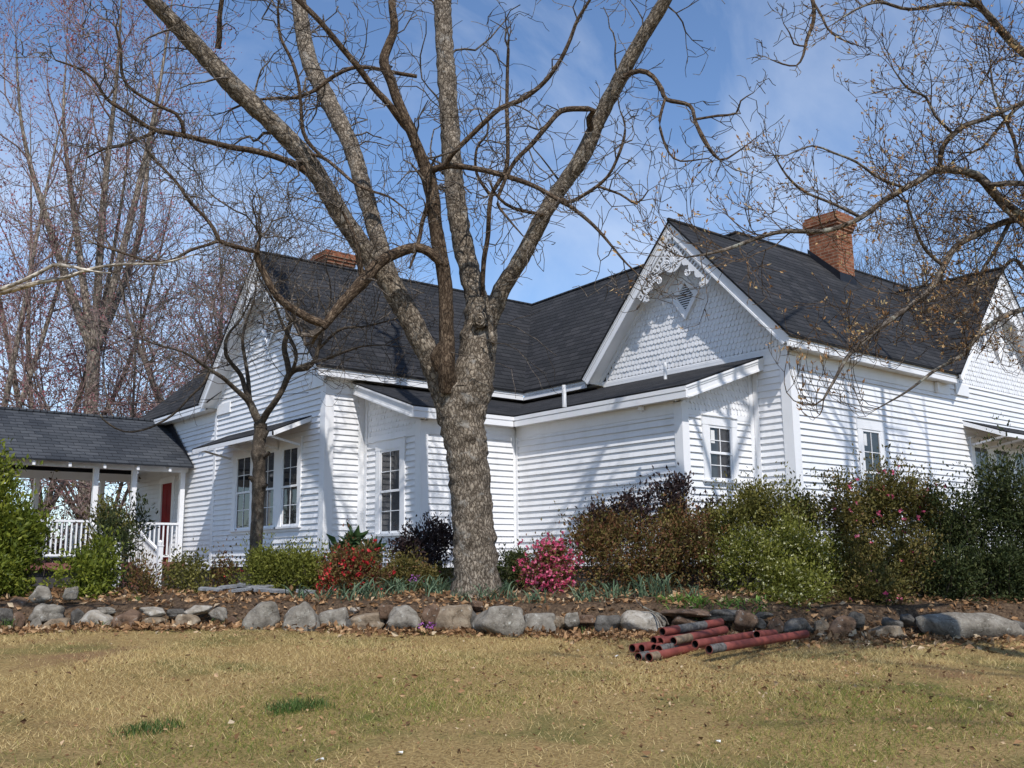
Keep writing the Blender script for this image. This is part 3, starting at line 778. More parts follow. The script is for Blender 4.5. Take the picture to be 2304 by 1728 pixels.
mb = MB(); mb.poly([V(XW0, YN - .02, -1), V(XL, YN - .02, -1), V(XL, YN - .02, .06), V(XW0, YN - .02, .06)]); part('foundation', mb, M_FOUND)
def railing(A, B, gap=.105):
    A, B = np.array(A), np.array(B); d = nrm(B - A); L = np.linalg.norm(B - A); sd = nrm(np.cross(d, ZH))
    mb = MB(); mb.bar(A - sd * .035 + ZH * -.025, B - sd * .035 + ZH * -.025, sd * .07, ZH * .05)
    drop = .78; mb.bar(A - sd * .025 - ZH * drop, B - sd * .025 - ZH * drop, sd * .05, ZH * .05)
    r = part('railing', mb, M_TRIM)
    for t in np.arange(gap * .6, L - .03, gap):
        q = A + d * t; m2 = MB(); m2.bar(q - sd * .016 - ZH * drop - d * .016, q - sd * .016 - ZH * .02 - d * .016, sd * .032, d * .032); m2.build('baluster', M_TRIM, r)
railing((-6.29, YN, 1.07), (XL - .06, YN, 1.07)); railing((-11.2, YN, 1.10), (-7.28, YN, 1.10)); railing((-11.2, YF, 1.10), (-5.1, YF, 1.10), .14)
for x in (-6.36, -7.24):
    railing((x, YN - .06, 1.04), (x, 11.86, .40), .11)
    mb = MB(); mb.bar(V(x - .05, 11.76, -.62), V(x - .05, 11.76, .50), V(.10, 0, 0), V(0, .10, 0)); mb.bar(V(x - .06, 11.75, .50), V(x - .06, 11.75, .53), V(.12, 0, 0), V(0, .12, 0))
    mb.tube([V(x, 11.81, .53), V(x, 11.81, .56), V(x, 11.81, .60), V(x, 11.81, .64)], [.02, .045, .05, .012], 10, cap=True); part('newel_post', mb, M_TRIM)
mb = MB()
for k in range(4):
    z = .04 - .15 * k; y = YN - .14 - .36 * k
    mb.bar(V(-7.19, y - .36, z - .04), V(-6.41, y - .36, z - .04), V(0, .37, 0), V(0, 0, .04)); mb.bar(V(-7.19, y - .34, z - .15), V(-6.41, y - .34, z - .15), V(0, .02, 0), V(0, 0, .11))
part('steps', mb, M_REDBAND)

# ------------------------------------------------------------------ ground: lawn and raised garden bed
def zlawn(s, r):
    sc = np.clip(s, -40, 12.5); zr = np.interp(r, [-9, -6.4, -3.2, -1.7, -.2, 3.35, 6.2, 9], [-.68, -.67, -.67, -.72, -.79, -.86, -.93, -.97]); z = -1.52 + (zr + 1.52) * sc / 12.5
    z = z + .012 * np.sin(s * 2.1 + r * 1.3) + .012 * np.sin(r * 2.7 - s * .8)
    return np.where(np.abs(r) > 40, np.clip(z, -1.9, -.9), z)
def zbed(s, r):
    t = np.clip((s - 12.75) / 1.4, 0, 1)
    z = -.47 + .12 * t - .014 * np.clip(r, -8, 8) * (1 - .5 * t)
    z = z - .33 * np.clip((12.92 - s) / .36, 0, 1)
    z = z - .22 * np.clip((s - 18.5) / 4, 0, 1) + .025 * np.sin(s * 3.1 + r * 2.3) * np.sin(r * 3.7)
    return z
def srock(r): return 12.56 + .05 * np.sin(r * 1.1) + .05 * np.sin(r * 2.9 + 1)
def gz(s, r): return np.where(s > srock(r), zbed(s, r), zlawn(s, r))
def G(dx, dy, fn=gz, s0=5.0):
    d = ray(dx, dy); k = d[:2] @ fh
    for s in np.arange(s0, 40, .02):
        q = CAM + d * (s / k); _, r = sr(q[0], q[1])
        if q[2] <= fn(s, r): return q, s, r
    return q, s, r
def gp(s, r):
    q = at(s, r); return V(q[0], q[1], float(gz(np.array(s), np.array(r))))
def sheet(name, ss, rr, fn, m):
    S, R = np.meshgrid(ss, rr, indexing='ij'); X = CAM[0] + fh[0] * S + rh[0] * R; Y = CAM[1] + fh[1] * S + rh[1] * R
    Z = fn(S, R); n, k = S.shape; i = np.arange(n - 1)[:, None] * k + np.arange(k - 1)[None]
    f = np.stack([i, i + 1, i + k + 1, i + k], -1).reshape(-1, 4)[:, ::-1]
    v = np.stack([X, Y, Z], -1).reshape(-1, 3); uv = np.stack([R, S], -1).reshape(-1, 2)
    mb = MB(); mb.add(v, f, uv[f]); return tag(mb.build(name, m, smooth=True), kind='structure')
def lawn_mat():
    m, t, b = mat('dry_spring_lawn', (.2, .15, .07), .95, .1)
    tc = N(t, 'ShaderNodeTexCoord'); o = tc.outputs['Object']
    n1 = noise(t, o, 38, 5, .7); r1 = ramp(t, [(.25, (.085, .053, .024)), (.48, (.30, .205, .085)), (.75, (.52, .38, .17))]); t.links.new(n1.outputs[0], r1.inputs[0])
    n2 = noise(t, o, .9, 5, .6); r2 = ramp(t, [(.50, (0, 0, 0)), (.66, (.75, .75, .75))]); t.links.new(n2.outputs[0], r2.inputs[0])
    c = mixc(t, r2.outputs[0], r1.outputs[0], (.115, .125, .035))
    n3 = noise(t, o, .55, 4, .6, .3); r3 = ramp(t, [(.58, (0, 0, 0)), (.70, (.7, .7, .7))]); t.links.new(n3.outputs[0], r3.inputs[0])
    c = mixc(t, r3.outputs[0], c, (.21, .115, .065)); t.links.new(c, b.inputs['Base Color'])
    bump(t, b, n1.outputs[0], 1.0, .03); return m
def soil_mat():
    m, t, b = mat('leaf_mould_soil', (.1, .065, .04), .95, .1)
    tc = N(t, 'ShaderNodeTexCoord'); o = tc.outputs['Object']
    n1 = noise(t, o, 26, 6, .7); r1 = ramp(t, [(.3, (.030, .021, .015)), (.5, (.10, .066, .042)), (.72, (.21, .145, .09))]); t.links.new(n1.outputs[0], r1.inputs[0])
    t.links.new(r1.outputs[0], b.inputs['Base Color']); bump(t, b, n1.outputs[0], 1.0, .04); return m
M_LAWN = lawn_mat(); M_SOIL = soil_mat()
far = lambda a, b_: np.concatenate([-np.geomspace(b_, a, 14), np.linspace(-a, a, 60)[1:-1], np.geomspace(a, b_, 14)])
sheet('lawn', np.concatenate([-np.geomspace(900, 6, 12), np.linspace(-5, 13, 90), np.geomspace(14, 1500, 22)]), far(14, 1500), lambda s, r: np.where(s > 12.6, zlawn(np.full_like(s, 12.5), r) - .1 * np.clip((s - 12.6) / 1, 0, 1), zlawn(s, r)), M_LAWN)
rr = np.linspace(-17, 17, 170)
def bedz(S, R):
    z = zbed(S, R); e = srock(R); return np.where(S <= e + .001, -1.15, z)
S0 = np.concatenate([[0], np.geomspace(.06, 20, 60)])
Sg, Rg = np.meshgrid(S0, rr, indexing='ij'); Sg = Sg + srock(Rg)
X = CAM[0] + fh[0] * Sg + rh[0] * Rg; Y = CAM[1] + fh[1] * Sg + rh[1] * Rg; Z = np.where(S0[:, None] == 0, -1.15, zbed(Sg, Rg))
n_, k_ = Sg.shape; ii = np.arange(n_ - 1)[:, None] * k_ + np.arange(k_ - 1)[None]
ff = np.stack([ii, ii + 1, ii + k_ + 1, ii + k_], -1).reshape(-1, 4)[:, ::-1]
mb = MB(); mb.add(np.stack([X, Y, Z], -1).reshape(-1, 3), ff); tag(mb.build('garden_bed', M_SOIL, smooth=True), kind='structure')

# ------------------------------------------------------------------ leaves, blades, scatter helpers
def rdir(n, up_=0.0):
    d = rng.normal(size=(n, 3)); d[:, 2] += up_; return d / np.linalg.norm(d, axis=1)[:, None]
def leaves(mb, C, L, d, wr=.45, tint=None, mat=0, fold=0.0):
    n = len(C); L = np.broadcast_to(L, (n,)); s = np.cross(d, rng.normal(size=(n, 3))); s /= np.linalg.norm(s, axis=1)[:, None] + 1e-9
    up_ = np.cross(s, d)
    mid = C + d * (L * .48)[:, None]; wv = s * (L * wr * .5)[:, None]; fo = up_ * (L * fold)[:, None]
    v = np.stack([C, mid + wv + fo, C + d * L[:, None], mid - wv + fo], 1)
    t = rng.random(n) if tint is None else tint
    uv = np.stack([t, t * 0 + .5], -1)[:, None, :].repeat(4, 1)
    if fold:
        i = np.arange(n)[:, None] * 4
        f = np.concatenate([i + np.array([[0, 1, 2]]), i + np.array([[0, 2, 3]])], 1).reshape(-1, 3)
        mb.add(v.reshape(-1, 3), f, uv[:, :3].repeat(2, 0).reshape(-1, 2), mat)
    else:
        mb.add(v.reshape(-1, 3), np.arange(4 * n).reshape(n, 4), uv.reshape(-1, 2), mat)
def strips(mb, base, h, lean, wd, tint, seg=3, droop=.25, mat=0):
    """long blades: base (n,3), height h, horizontal lean vector (n,2), width wd"""
    n = len(base); t = np.linspace(0, 1, seg + 1); h = np.broadcast_to(h, (n,)); wd = np.broadcast_to(wd, (n,))
    pts = np.zeros((n, seg + 1, 3)); pts[:, :, 0] = base[:, None, 0] + lean[:, 0, None] * t ** 1.6; pts[:, :, 1] = base[:, None, 1] + lean[:, 1, None] * t ** 1.6
    pts[:, :, 2] = base[:, None, 2] + h[:, None] * (t - droop * t ** 3)
    a = rng.random(n) * 2 * math.pi; side = np.stack([np.cos(a), np.sin(a), a * 0], -1)
    ww = wd[:, None] * np.array([.7] + [1.0] * (seg - 1) + [.12])[None]
    v = np.stack([pts - side[:, None] * ww[..., None] / 2, pts + side[:, None] * ww[..., None] / 2], 2).reshape(n, -1, 3)
    k = 2 * (seg + 1); i = np.arange(n)[:, None, None] * k + (np.arange(seg) * 2)[None, :, None] + np.array([0, 1, 3, 2])[None, None]
    uv = np.stack([tint, tint * 0 + .5], -1)[:, None, :].repeat(seg * 4, 1)
    mb.add(v.reshape(-1, 3), i.reshape(-1, 4), uv.reshape(-1, 2), mat)

# ------------------------------------------------------------------ lawn blades and leaf litter
M_GRASS = leaf_mat('straw_grass', [(0, (.16, .09, .04)), (.22, (.42, .29, .115)), (.70, (.76, .60, .30)), (.80, (.42, .37, .10)), (.9, (.15, .18, .035)), (1, (.10, .15, .028))], .7, .25, .2)
def vnoise(s, r, f, seed):
    g = np.random.default_rng(seed); z = 0
    for k in range(5):
        a = g.random() * 6.28; q = f * g.uniform(.6, 1.6); z = z + np.sin((s * math.cos(a) + r * math.sin(a)) * q + g.random() * 6.28)
    return z / 5
nb = 190000
u_ = rng.random(nb); S = 5.6 + 7.05 * u_ ** .8; R = (rng.random(nb) * 2 - 1) * (.57 * S + .9)
keep = rng.random(nb) < np.clip(1.0 - .9 * (vnoise(S, R, 1.5, 5) > .27), .25, 1); S, R = S[keep], R[keep]
nb = len(S); q = at(0, 0); X = CAM[0] + fh[0] * S + rh[0] * R; Y = CAM[1] + fh[1] * S + rh[1] * R
ok = S < srock(R) - .12
S, R, X, Y = S[ok], R[ok], X[ok], Y[ok]; nb = len(S)
green = vnoise(S, R, .9, 8) + .18 * rng.normal(size=nb) - .07 * R / 5
pt = .5 + .5 * vnoise(S, R, 3.2, 21) + .25 * vnoise(S, R, 9, 22)
tint = np.where(green > .34, rng.uniform(.8, 1, nb), np.clip(rng.random(nb) * .62 + .26 * pt - .05, 0, .79))
h = rng.uniform(.018, .052, nb) * (.6 + .8 * np.clip(pt, 0, 1)); lean = rng.normal(size=(nb, 2)) * .036
mb = MB(); strips(mb, np.stack([X, Y, zlawn(S, R) - .004], -1), h, lean, rng.uniform(.004, .009, nb), tint, 1, .1)
tag(mb.build('grass', M_GRASS), 'short straw coloured winter grass covering the lawn with green patches', 'grass', kind='stuff')
M_LITTER = leaf_mat('fallen_leaves', [(0, (.10, .055, .03)), (.35, (.21, .115, .055)), (.7, (.38, .22, .11)), (.9, (.48, .31, .17)), (1, (.55, .44, .30))], .8, .15, .2)
mb = MB()
def litter(n, fs, fr_, lift=.01, L=(.05, .11)):
    S, R = fs(n), fr_(n); X = CAM[0] + fh[0] * S + rh[0] * R; Y = CAM[1] + fh[1] * S + rh[1] * R
    C = np.stack([X, Y, gz(S, R) + lift + rng.random(n) * .03], -1)
    d = rng.normal(size=(n, 3)); d[:, 2] *= .45; d /= np.linalg.norm(d, axis=1)[:, None]
    leaves(mb, C, rng.uniform(*L, n), d, .62, rng.random(n), 0, .16)
litter(7500, lambda n: 12.6 + 4.1 * rng.random(n) ** 1.6, lambda n: rng.uniform(-8.5, 8.5, n), .012)
litter(1500, lambda n: rng.uniform(12.15, 12.5, n), lambda n: rng.uniform(-7.5, 7.5, n), .025)
litter(2900, lambda n: 12.5 - np.abs(rng.normal(0, .22, n)), lambda n: rng.uniform(-7.5, 7.5, n), .01)
litter(900, lambda n: 12.3 - np.abs(rng.normal(0, .5, n)), lambda n: rng.uniform(.5, 7.5, n), .01)
litter(420, lambda n: rng.uniform(6, 12.4, n), lambda n: rng.uniform(-7, 7, n), .012, (.03, .075))
litter(3800, lambda n: rng.uniform(5.8, 12.5, n), lambda n: rng.normal(.5, 3.6, n), .008, (.012, .034))
litter(1100, lambda n: 9.2 + rng.normal(0, 1.0, n), lambda n: 2.2 + rng.normal(0, 1.3, n), .008, (.015, .045))
tag(mb.build('leaf_litter', M_LITTER), 'brown fallen leaves scattered over the garden bed and along the rocks', 'fallen leaves', kind='stuff')

# ------------------------------------------------------------------ trees
def smooth_path(pts, rad, step):
    pts = np.asarray(pts, float); rad = np.asarray(rad, float); n = len(pts)
    if n < 3:
        k = max(2, int(np.linalg.norm(pts[-1] - pts[0]) / step)); t = np.linspace(0, 1, k + 1)[:, None]
        return pts[0] * (1 - t) + pts[-1] * t, np.interp(t[:, 0], [0, 1], [rad[0], rad[-1]])
    ext = np.vstack([2 * pts[0] - pts[1], pts, 2 * pts[-1] - pts[-2]]); o = []; r = []
    for i in range(n - 1):
        p0, p1, p2, p3 = ext[i:i + 4]; k = max(1, int(np.linalg.norm(p2 - p1) / step))
        for t in np.arange(k) / k:
            o.append(.5 * ((2 * p1) + (-p0 + p2) * t + (2 * p0 - 5 * p1 + 4 * p2 - p3) * t * t + (-p0 + 3 * p1 - 3 * p2 + p3) * t ** 3)); r.append(rad[i] * (1 - t) + rad[i + 1] * t)
    o.append(pts[-1]); r.append(rad[-1]); return np.array(o), np.array(r)
def limb(mb, trace, step=.12, k=14, jit=.06, wob=0.0):
    """trace: (x, y, distance, width) read off the photograph at its own real distance and girth"""
    pts = [P(q[0], q[1], q[2]) for q in trace]; rad = [q[3] / 2 * q[2] / FD for q in trace]
    p, r = smooth_path(pts, rad, step); n = len(p)
    if wob: p[1:-1] += rng.normal(size=(n - 2, 3)) * wob
    j = 1 + jit * rng.normal(size=(n, k)); j = (j + np.roll(j, 1, 0) + np.roll(j, 1, 1)) / 3 + .25 * (j - 1)
    mb.tube(p, r, k, 1.0, jit=j); mb.tube(p[-2:], [r[-1], r[-1] * .3], k)
    return p, r
class Tips:
    def __init__(self): self.p = []; self.d = []
def grow(mb, p, d, L, r, lvl, kink=.35, up_=.05, spawn=(3, 5), ang=(.5, 1.1), tips=None, ratio=(.42, .7), zmin=None, rmin=.003, seg=.16, mid=False):
    n = int(max(3, min(9, L / seg))); st = L / n; pts = [p]; d = nrm(d); ds = [d]
    kk = rng.normal(size=(n, 3)) * kink
    for i in range(n):
        d = nrm(d + kk[i] + V(0, 0, up_)); p = p + d * st
        if zmin is not None and p[2] < zmin: d = nrm(d + V(0, 0, .6))
        pts.append(p); ds.append(d)
    rad = np.linspace(r, max(rmin * .8, r * .4), n + 1)
    mb.tube(pts, rad, 5 if r > .02 else (4 if r > .009 else 3))
    if tips is not None and (lvl == 0 or rng.random() < .5): tips.p.append(pts[-1]); tips.d.append(ds[-1])
    if tips is not None and lvl == 0 and mid:
        for i in range(1, n): tips.p.append(pts[i]); tips.d.append(ds[i])
    if lvl <= 0: return
    m = int(rng.integers(spawn[0], spawn[1] + 1))
    for c in range(m):
        t = (c + rng.uniform(.35, 1.0)) / m; i = min(n, max(1, int(round(t * n))))
        a = rng.uniform(*ang); q = nrm(np.cross(ds[i], rng.normal(size=3)))
        nd = ds[i] * math.cos(a) + q * math.sin(a)
        grow(mb, pts[i], nd, L * rng.uniform(*ratio), max(rmin, rad[i] * rng.uniform(.5, .72)), lvl - 1, kink, up_, spawn, ang, tips, ratio, zmin, rmin, seg, mid)
def twigs_on(mb, p, r, every, L, lvl, t0=.25, zlo=None, tips=None, rr=(.006, .016), **kw):
    s = np.concatenate([[0], np.cumsum(np.linalg.norm(np.diff(p, axis=0), axis=1))]); T = s[-1]; x = T * t0
    while x < T:
        i = int(np.searchsorted(s, x)); i = min(max(i, 1), len(p) - 1)
        if zlo is None or p[i][2] > zlo:
            d = nrm(p[i] - p[i - 1]); q = nrm(np.cross(d, rng.normal(size=3))); a = rng.uniform(.6, 1.25)
            grow(mb, p[i] + q * r[i] * .6, d * math.cos(a) + q * math.sin(a), rng.uniform(*L), min(r[i] * .6, rng.uniform(*rr)), lvl, zmin=zlo, tips=tips, **kw)
        x += every * rng.uniform(.5, 1.5)
    # the end of the limb carries on as twigs
    d = nrm(p[-1] - p[-2])
    for _ in range(3): grow(mb, p[-1], d + rng.normal(size=3) * .35, rng.uniform(*L), r[-1] * .7, lvl, zmin=zlo, tips=tips, **kw)

# big bare tree in front of the porch
base = P(1028, 1276, 14.0); base[2] = float(gz(*sr(base[0], base[1])))
oak = thing('bare_tree', base, 'large bare tree with rugged grey bark forking into several big limbs before the house', 'tree')
mb = MB(); SW = 14.0
limb(mb, [(1029, 1314, SW, 150), (1029, 1283, SW, 112), (1028, 1245, SW, 95), (1026, 1180, SW, 90), (1020, 1100, SW, 86), (1012, 1010, SW, 87), (1003, 940, SW, 94), (994, 880, SW, 106), (990, 835, SW, 112)], .05, 26, .06)
LA = limb(mb, [(978, 905, 14.0, 66), (955, 830, 13.95, 60), (930, 772, 13.9, 54), (903, 722, 13.85, 51), (853, 629, 13.8, 49), (797, 545, 13.7, 50)], .06, 20, .06)
A1 = limb(mb, [(820, 590, 13.75, 46), (797, 553, 13.7, 44), (739, 469, 13.5, 44), (670, 354, 13.2, 43), (600, 278, 13.0, 43), (514, 195, 12.7, 44), (437, 114, 12.5, 42), (375, 48, 12.3, 38), (323, -5, 12.1, 34), (240, -90, 11.9, 28), (140, -180, 11.7, 18)], .07, 16, .06)
A2 = limb(mb, [(843, 600, 13.85, 40), (826, 550, 13.9, 39), (803, 470, 14.1, 38), (782, 396, 14.3, 38), (757, 312, 14.6, 38), (705, 208, 15.0, 38), (665, 121, 15.3, 38), (645, 0, 15.6, 34), (630, -120, 16, 26)], .07, 16, .06)
limb(mb, [(1000, 960, 14.0, 50), (1006, 905, 14.0, 82), (1019, 835, 14.02, 93), (1030, 770, 14.05, 84), (1037, 702, 14.1, 78), (1040, 650, 14.1, 66)], .05, 20, .06)
Bl = limb(mb, [(1038, 720, 14.1, 62), (1028, 645, 14.2, 50), (1012, 576, 14.3, 47), (995, 500, 14.35, 46), (983, 417, 14.4, 45), (974, 312, 14.5, 44), (966, 174, 14.6, 43), (958, 60, 14.7, 41), (954, -60, 14.8, 38), (950, -240, 15, 28)], .06, 20, .07)
Cl = limb(mb, [(1048, 715, 14.05, 44), (1066, 670, 13.95, 40), (1090, 615, 13.85, 38), (1128, 556, 13.7, 37), (1176, 462, 13.5, 36), (1211, 406, 13.4, 35), (1257, 340, 13.2, 36), (1298, 250, 13.0, 34), (1350, 149, 12.7, 33), (1395, 69, 12.5, 32), (1440, -5, 12.3, 31), (1490, -110, 12, 26), (1560, -220, 11.8, 16)], .07, 16, .06)
# healed knot and hanging strip of dead bark under the right fork
kp = P(1036, 690, 13.72)
for rr_ in (.11, .075, .04):
    a = np.linspace(0, 2 * math.pi, 15); mb.tube([kp + rr_ * (Rv * math.cos(q) * .8 + Uv * math.sin(q)) + Fv * (.04 - .03 * (rr_ < .1)) for q in a], .022, 6)
limb(mb, [(1050, 642, 13.7, 8), (1058, 690, 13.72, 11), (1063, 735, 13.74, 14), (1068, 745, 13.74, 6)], .05, 8, .12)
mb.build('trunk', M_OAK, oak, smooth=True)
mb = MB(); K = dict(step=.08, k=10, jit=.05)
E0 = limb(mb, [(968, 842, 13.75, 44), (964, 795, 13.6, 40), (965, 735, 13.55, 36), (964, 690, 13.5, 32), (961, 610, 13.45, 31), (950, 545, 13.4, 33), (940, 480, 13.35, 30), (932, 410, 13.3, 33), (920, 365, 13.3, 36)], **K)
limb(mb, [(950, 800, 13.62, 20), (940, 770, 13.55, 26), (958, 745, 13.55, 22)], **K)
E5 = limb(mb, [(930, 390, 13.3, 31), (913, 347, 13.25, 27), (885, 277, 13.1, 24), (858, 215, 13.0, 23), (844, 174, 12.95, 24), (829, 134, 12.9, 23), (838, 100, 12.9, 21), (852, 62, 12.85, 19), (847, 5, 12.8, 18), (852, -90, 12.7, 13)], **K)
E1 = limb(mb, [(890, 290, 13.15, 14), (871, 268, 13.1, 16), (840, 225, 12.9, 16), (808, 191, 12.8, 15), (770, 140, 12.6, 15), (739, 104, 12.5, 14), (690, 45, 12.3, 13), (640, -5, 12.2, 13), (560, -90, 12, 9)], **K)
E2 = limb(mb, [(925, 372, 13.3, 18), (945, 363, 13.2, 16), (975, 358, 13.1, 14), (1020, 363, 12.95, 13), (1063, 372, 12.8, 12), (1107, 385, 12.7, 12), (1150, 400, 12.6, 11), (1195, 425, 12.5, 10), (1240, 452, 12.4, 9), (1281, 486, 12.3, 8), (1312, 520, 12.3, 6), (1345, 560, 12.3, 5), (1375, 590, 12.3, 3)], **K)
E3 = limb(mb, [(962, 358, 13.1, 12), (975, 335, 13.0, 12), (1005, 305, 12.9, 12), (1044, 267, 12.8, 12), (1080, 234, 12.7, 12), (1128, 215, 12.6, 11), (1176, 177, 12.5, 11), (1211, 129, 12.4, 10), (1232, 84, 12.3, 9), (1248, 42, 12.3, 8), (1274, 0, 12.2, 7), (1310, -60, 12.1, 5)], **K)
E4 = limb(mb, [(962, 575, 13.4, 26), (946, 560, 13.35, 24), (925, 543, 13.3, 22), (900, 535, 13.25, 22), (870, 541, 13.2, 24), (843, 553, 13.15, 26), (818, 568, 13.1, 27), (785, 607, 13.0, 30), (758, 635, 12.95, 26), (732, 664, 12.9, 23), (697, 708, 12.85, 18)], **K)
E6 = limb(mb, [(702, 700, 12.85, 18), (672, 690, 12.8, 19), (640, 672, 12.75, 18), (608, 650, 12.7, 17), (588, 625, 12.65, 16), (570, 590, 12.6, 15), (556, 560, 12.55, 14), (556, 535, 12.5, 12), (562, 512, 12.5, 7)], **K)
E7 = limb(mb, [(560, 545, 12.5, 9), (530, 538, 12.4, 10), (500, 530, 12.3, 10), (474, 520, 12.2, 10), (462, 495, 12.15, 9), (440, 466, 12.1, 8), (410, 436, 12.0, 8), (382, 395, 11.9, 7), (340, 350, 11.8, 5)], **K)
E8 = limb(mb, [(472, 520, 12.2, 8), (445, 530, 12.1, 7), (412, 540, 12.0, 7), (375, 560, 11.9, 6), (330, 566, 11.8, 6), (270, 548, 11.7, 5), (200, 525, 11.6, 4)], **K)
E9 = limb(mb, [(783, 600, 13.0, 14), (775, 560, 12.95, 13), (768, 520, 12.9, 11), (752, 480, 12.85, 8), (735, 450, 12.8, 5)], **K)
E10 = limb(mb, [(885, 1280 - 700, 13.25, 5), (905, 520, 13.3, 9), (912, 480, 13.3, 10), (924, 440, 13.25, 11), (927, 405, 13.25, 12)], **K)
# long limb sweeping left across the sky
F1 = limb(mb, [(722, 430, 13.45, 22), (700, 410, 13.4, 20), (664, 372, 13.2, 18), (640, 358, 13.1, 16), (600, 340, 12.9, 15), (545, 325, 12.7, 14), (500, 318, 12.5, 13), (440, 303, 12.3, 12), (395, 292, 12.1, 12), (345, 284, 12.0, 11), (320, 275, 11.9, 10), (270, 240, 11.7, 9), (232, 215, 11.6, 8), (205, 175, 11.5, 7), (175, 150, 11.4, 6), (120, 130, 11.2, 4)], **K)
F2 = limb(mb, [(397, 290, 12.1, 10), (392, 262, 12.0, 9), (380, 245, 12.0, 8), (350, 232, 11.9, 8), (310, 210, 11.8, 8), (275, 185, 11.7, 8), (262, 150, 11.6, 7), (262, 110, 11.5, 6), (250, 60, 11.4, 5)], **K)
F3 = limb(mb, [(335, 285, 11.9, 9), (300, 300, 11.9, 8), (262, 315, 11.9, 7), (225, 322, 11.9, 5), (190, 340, 12, 4)], **K)
F4 = limb(mb, [(660, 350, 13.2, 8), (678, 335, 13.1, 9), (705, 345, 13.0, 8), (730, 365, 12.9, 8), (765, 395, 12.8, 7), (800, 412, 12.7, 6), (840, 425, 12.6, 5), (880, 455, 12.5, 3)], **K)
F5 = limb(mb, [(700, 342, 13.0, 7), (672, 315, 12.95, 9), (655, 285, 12.9, 9), (650, 230, 12.8, 8), (645, 180, 12.7, 8), (630, 130, 12.6, 8), (606, 80, 12.5, 7), (600, 20, 12.4, 6)], **K)
F6 = limb(mb, [(470, 105, 12.45, 14), (474, 80, 12.4, 13), (474, 40, 12.3, 12), (482, -20, 12.2, 10), (490, -100, 12, 6)], **K)
F7 = limb(mb, [(900, 165, 13.2, 9), (858, 158, 13.1, 9), (820, 150, 13.1, 9), (770, 145, 13.1, 9), (720, 165, 13.1, 9), (680, 195, 13.1, 9), (630, 212, 13.1, 8), (590, 212, 13.0, 7), (540, 220, 12.9, 6), (500, 236, 12.9, 5)], **K)
# limb crossing the right fork, with the long drooping spray
C1 = limb(mb, [(1282, 296, 13.1, 20), (1272, 256, 12.9, 14), (1283, 238, 12.8, 13), (1250, 235, 12.8, 13), (1212, 240, 12.75, 13), (1185, 268, 12.7, 12), (1150, 310, 12.7, 11), (1110, 352, 12.7, 10), (1084, 405, 12.7, 9), (1075, 440, 12.7, 7), (1100, 475, 12.7, 5), (1130, 510, 12.7, 3)], **K)
C2 = limb(mb, [(1292, 262, 13.0, 18), (1320, 200, 12.85, 16), (1345, 168, 12.7, 13), (1382, 153, 12.5, 12), (1410, 165, 12.4, 11), (1430, 195, 12.3, 11), (1440, 215, 12.25, 10), (1490, 228, 12.1, 9), (1502, 262, 12.0, 8), (1522, 300, 11.9, 7), (1540, 330, 11.85, 6), (1555, 345, 11.8, 4)], **K)
C3 = limb(mb, [(1502, 258, 12.0, 6), (1550, 250, 11.9, 6), (1590, 245, 11.8, 5), (1600, 218, 11.7, 4), (1628, 200, 11.7, 2)], **K)
C4 = limb(mb, [(1500, 262, 12, 6), (1520, 305, 11.9, 6), (1555, 345, 11.85, 5), (1590, 330, 11.8, 4), (1640, 292, 11.7, 2)], **K)
C5 = limb(mb, [(1437, 212, 12.25, 7), (1425, 260, 12.2, 7), (1430, 292, 12.2, 6), (1445, 330, 12.2, 5), (1470, 348, 12.1, 4), (1530, 342, 12.1, 3)], **K)
C6 = limb(mb, [(1215, 430, 13.3, 9), (1235, 435, 13.0, 9), (1290, 402, 12.9, 8), (1320, 370, 12.8, 7), (1345, 310, 12.7, 7), (1350, 270, 12.7, 5), (1340, 240, 12.7, 3)], **K)
C7 = limb(mb, [(1290, 402, 12.9, 6), (1340, 420, 12.8, 5), (1375, 440, 12.7, 5), (1400, 412, 12.6, 3)], **K)
C8 = limb(mb, [(1176, 465, 13.4, 8), (1110, 450, 13.2, 8), (1080, 430, 13.1, 7), (1065, 410, 13.0, 6), (1060, 395, 13, 4)], **K)
C9 = limb(mb, [(1042, 640, 14.0, 10), (1045, 565, 13.9, 11), (1054, 510, 13.85, 11), (1061, 425, 13.8, 10), (1093, 365, 13.7, 10), (1097, 300, 13.6, 9), (1095, 245, 13.55, 9), (1096, 160, 13.5, 8), (1098, 105, 13.4, 7)], **K)
C10 = limb(mb, [(1060, 424, 13.8, 8), (1030, 375, 13.7, 7), (1030, 320, 13.7, 6), (1052, 290, 13.6, 5), (1054, 248, 13.6, 3)], **K)
# drooping branch end at the top edge, hanging from the right limb above the frame
D0 = limb(mb, [(1490, -110, 12.0, 14), (1560, -150, 11.8, 13), (1640, -120, 11.6, 12), (1720, -60, 11.5, 11), (1752, -10, 11.45, 10), (1758, 40, 11.4, 9), (1742, 88, 11.4, 8), (1735, 120, 11.4, 6), (1720, 142, 11.4, 4), (1690, 138, 11.4, 4), (1664, 128, 11.4, 2)], **K)
D1 = limb(mb, [(1754, 0, 11.45, 6), (1775, 35, 11.3, 6), (1788, 62, 11.2, 5), (1812, 82, 11.2, 4), (1857, 100, 11.2, 2)], **K)
D2 = limb(mb, [(1740, 100, 11.4, 4), (1715, 95, 11.35, 4), (1705, 70, 11.3, 3), (1692, 50, 11.3, 2)], **K)
big = [LA, A1, A2, Bl, Cl]
mid = [E5, E1, E2, E3, E4, E6, E7, E8, E9, E10, F1, F2, F3, F4, F5, F6, F7, C1, C2, C3, C4, C5, C6, C7, C8, C9, C10, D0, D1, D2]
mb.build('limbs', M_OAK2, oak, smooth=True)
mb = MB()
kw = dict(kink=.46, up_=.03, spawn=(2, 3), ang=(.5, 1.2), ratio=(.45, .75), rmin=.0058, seg=.14)
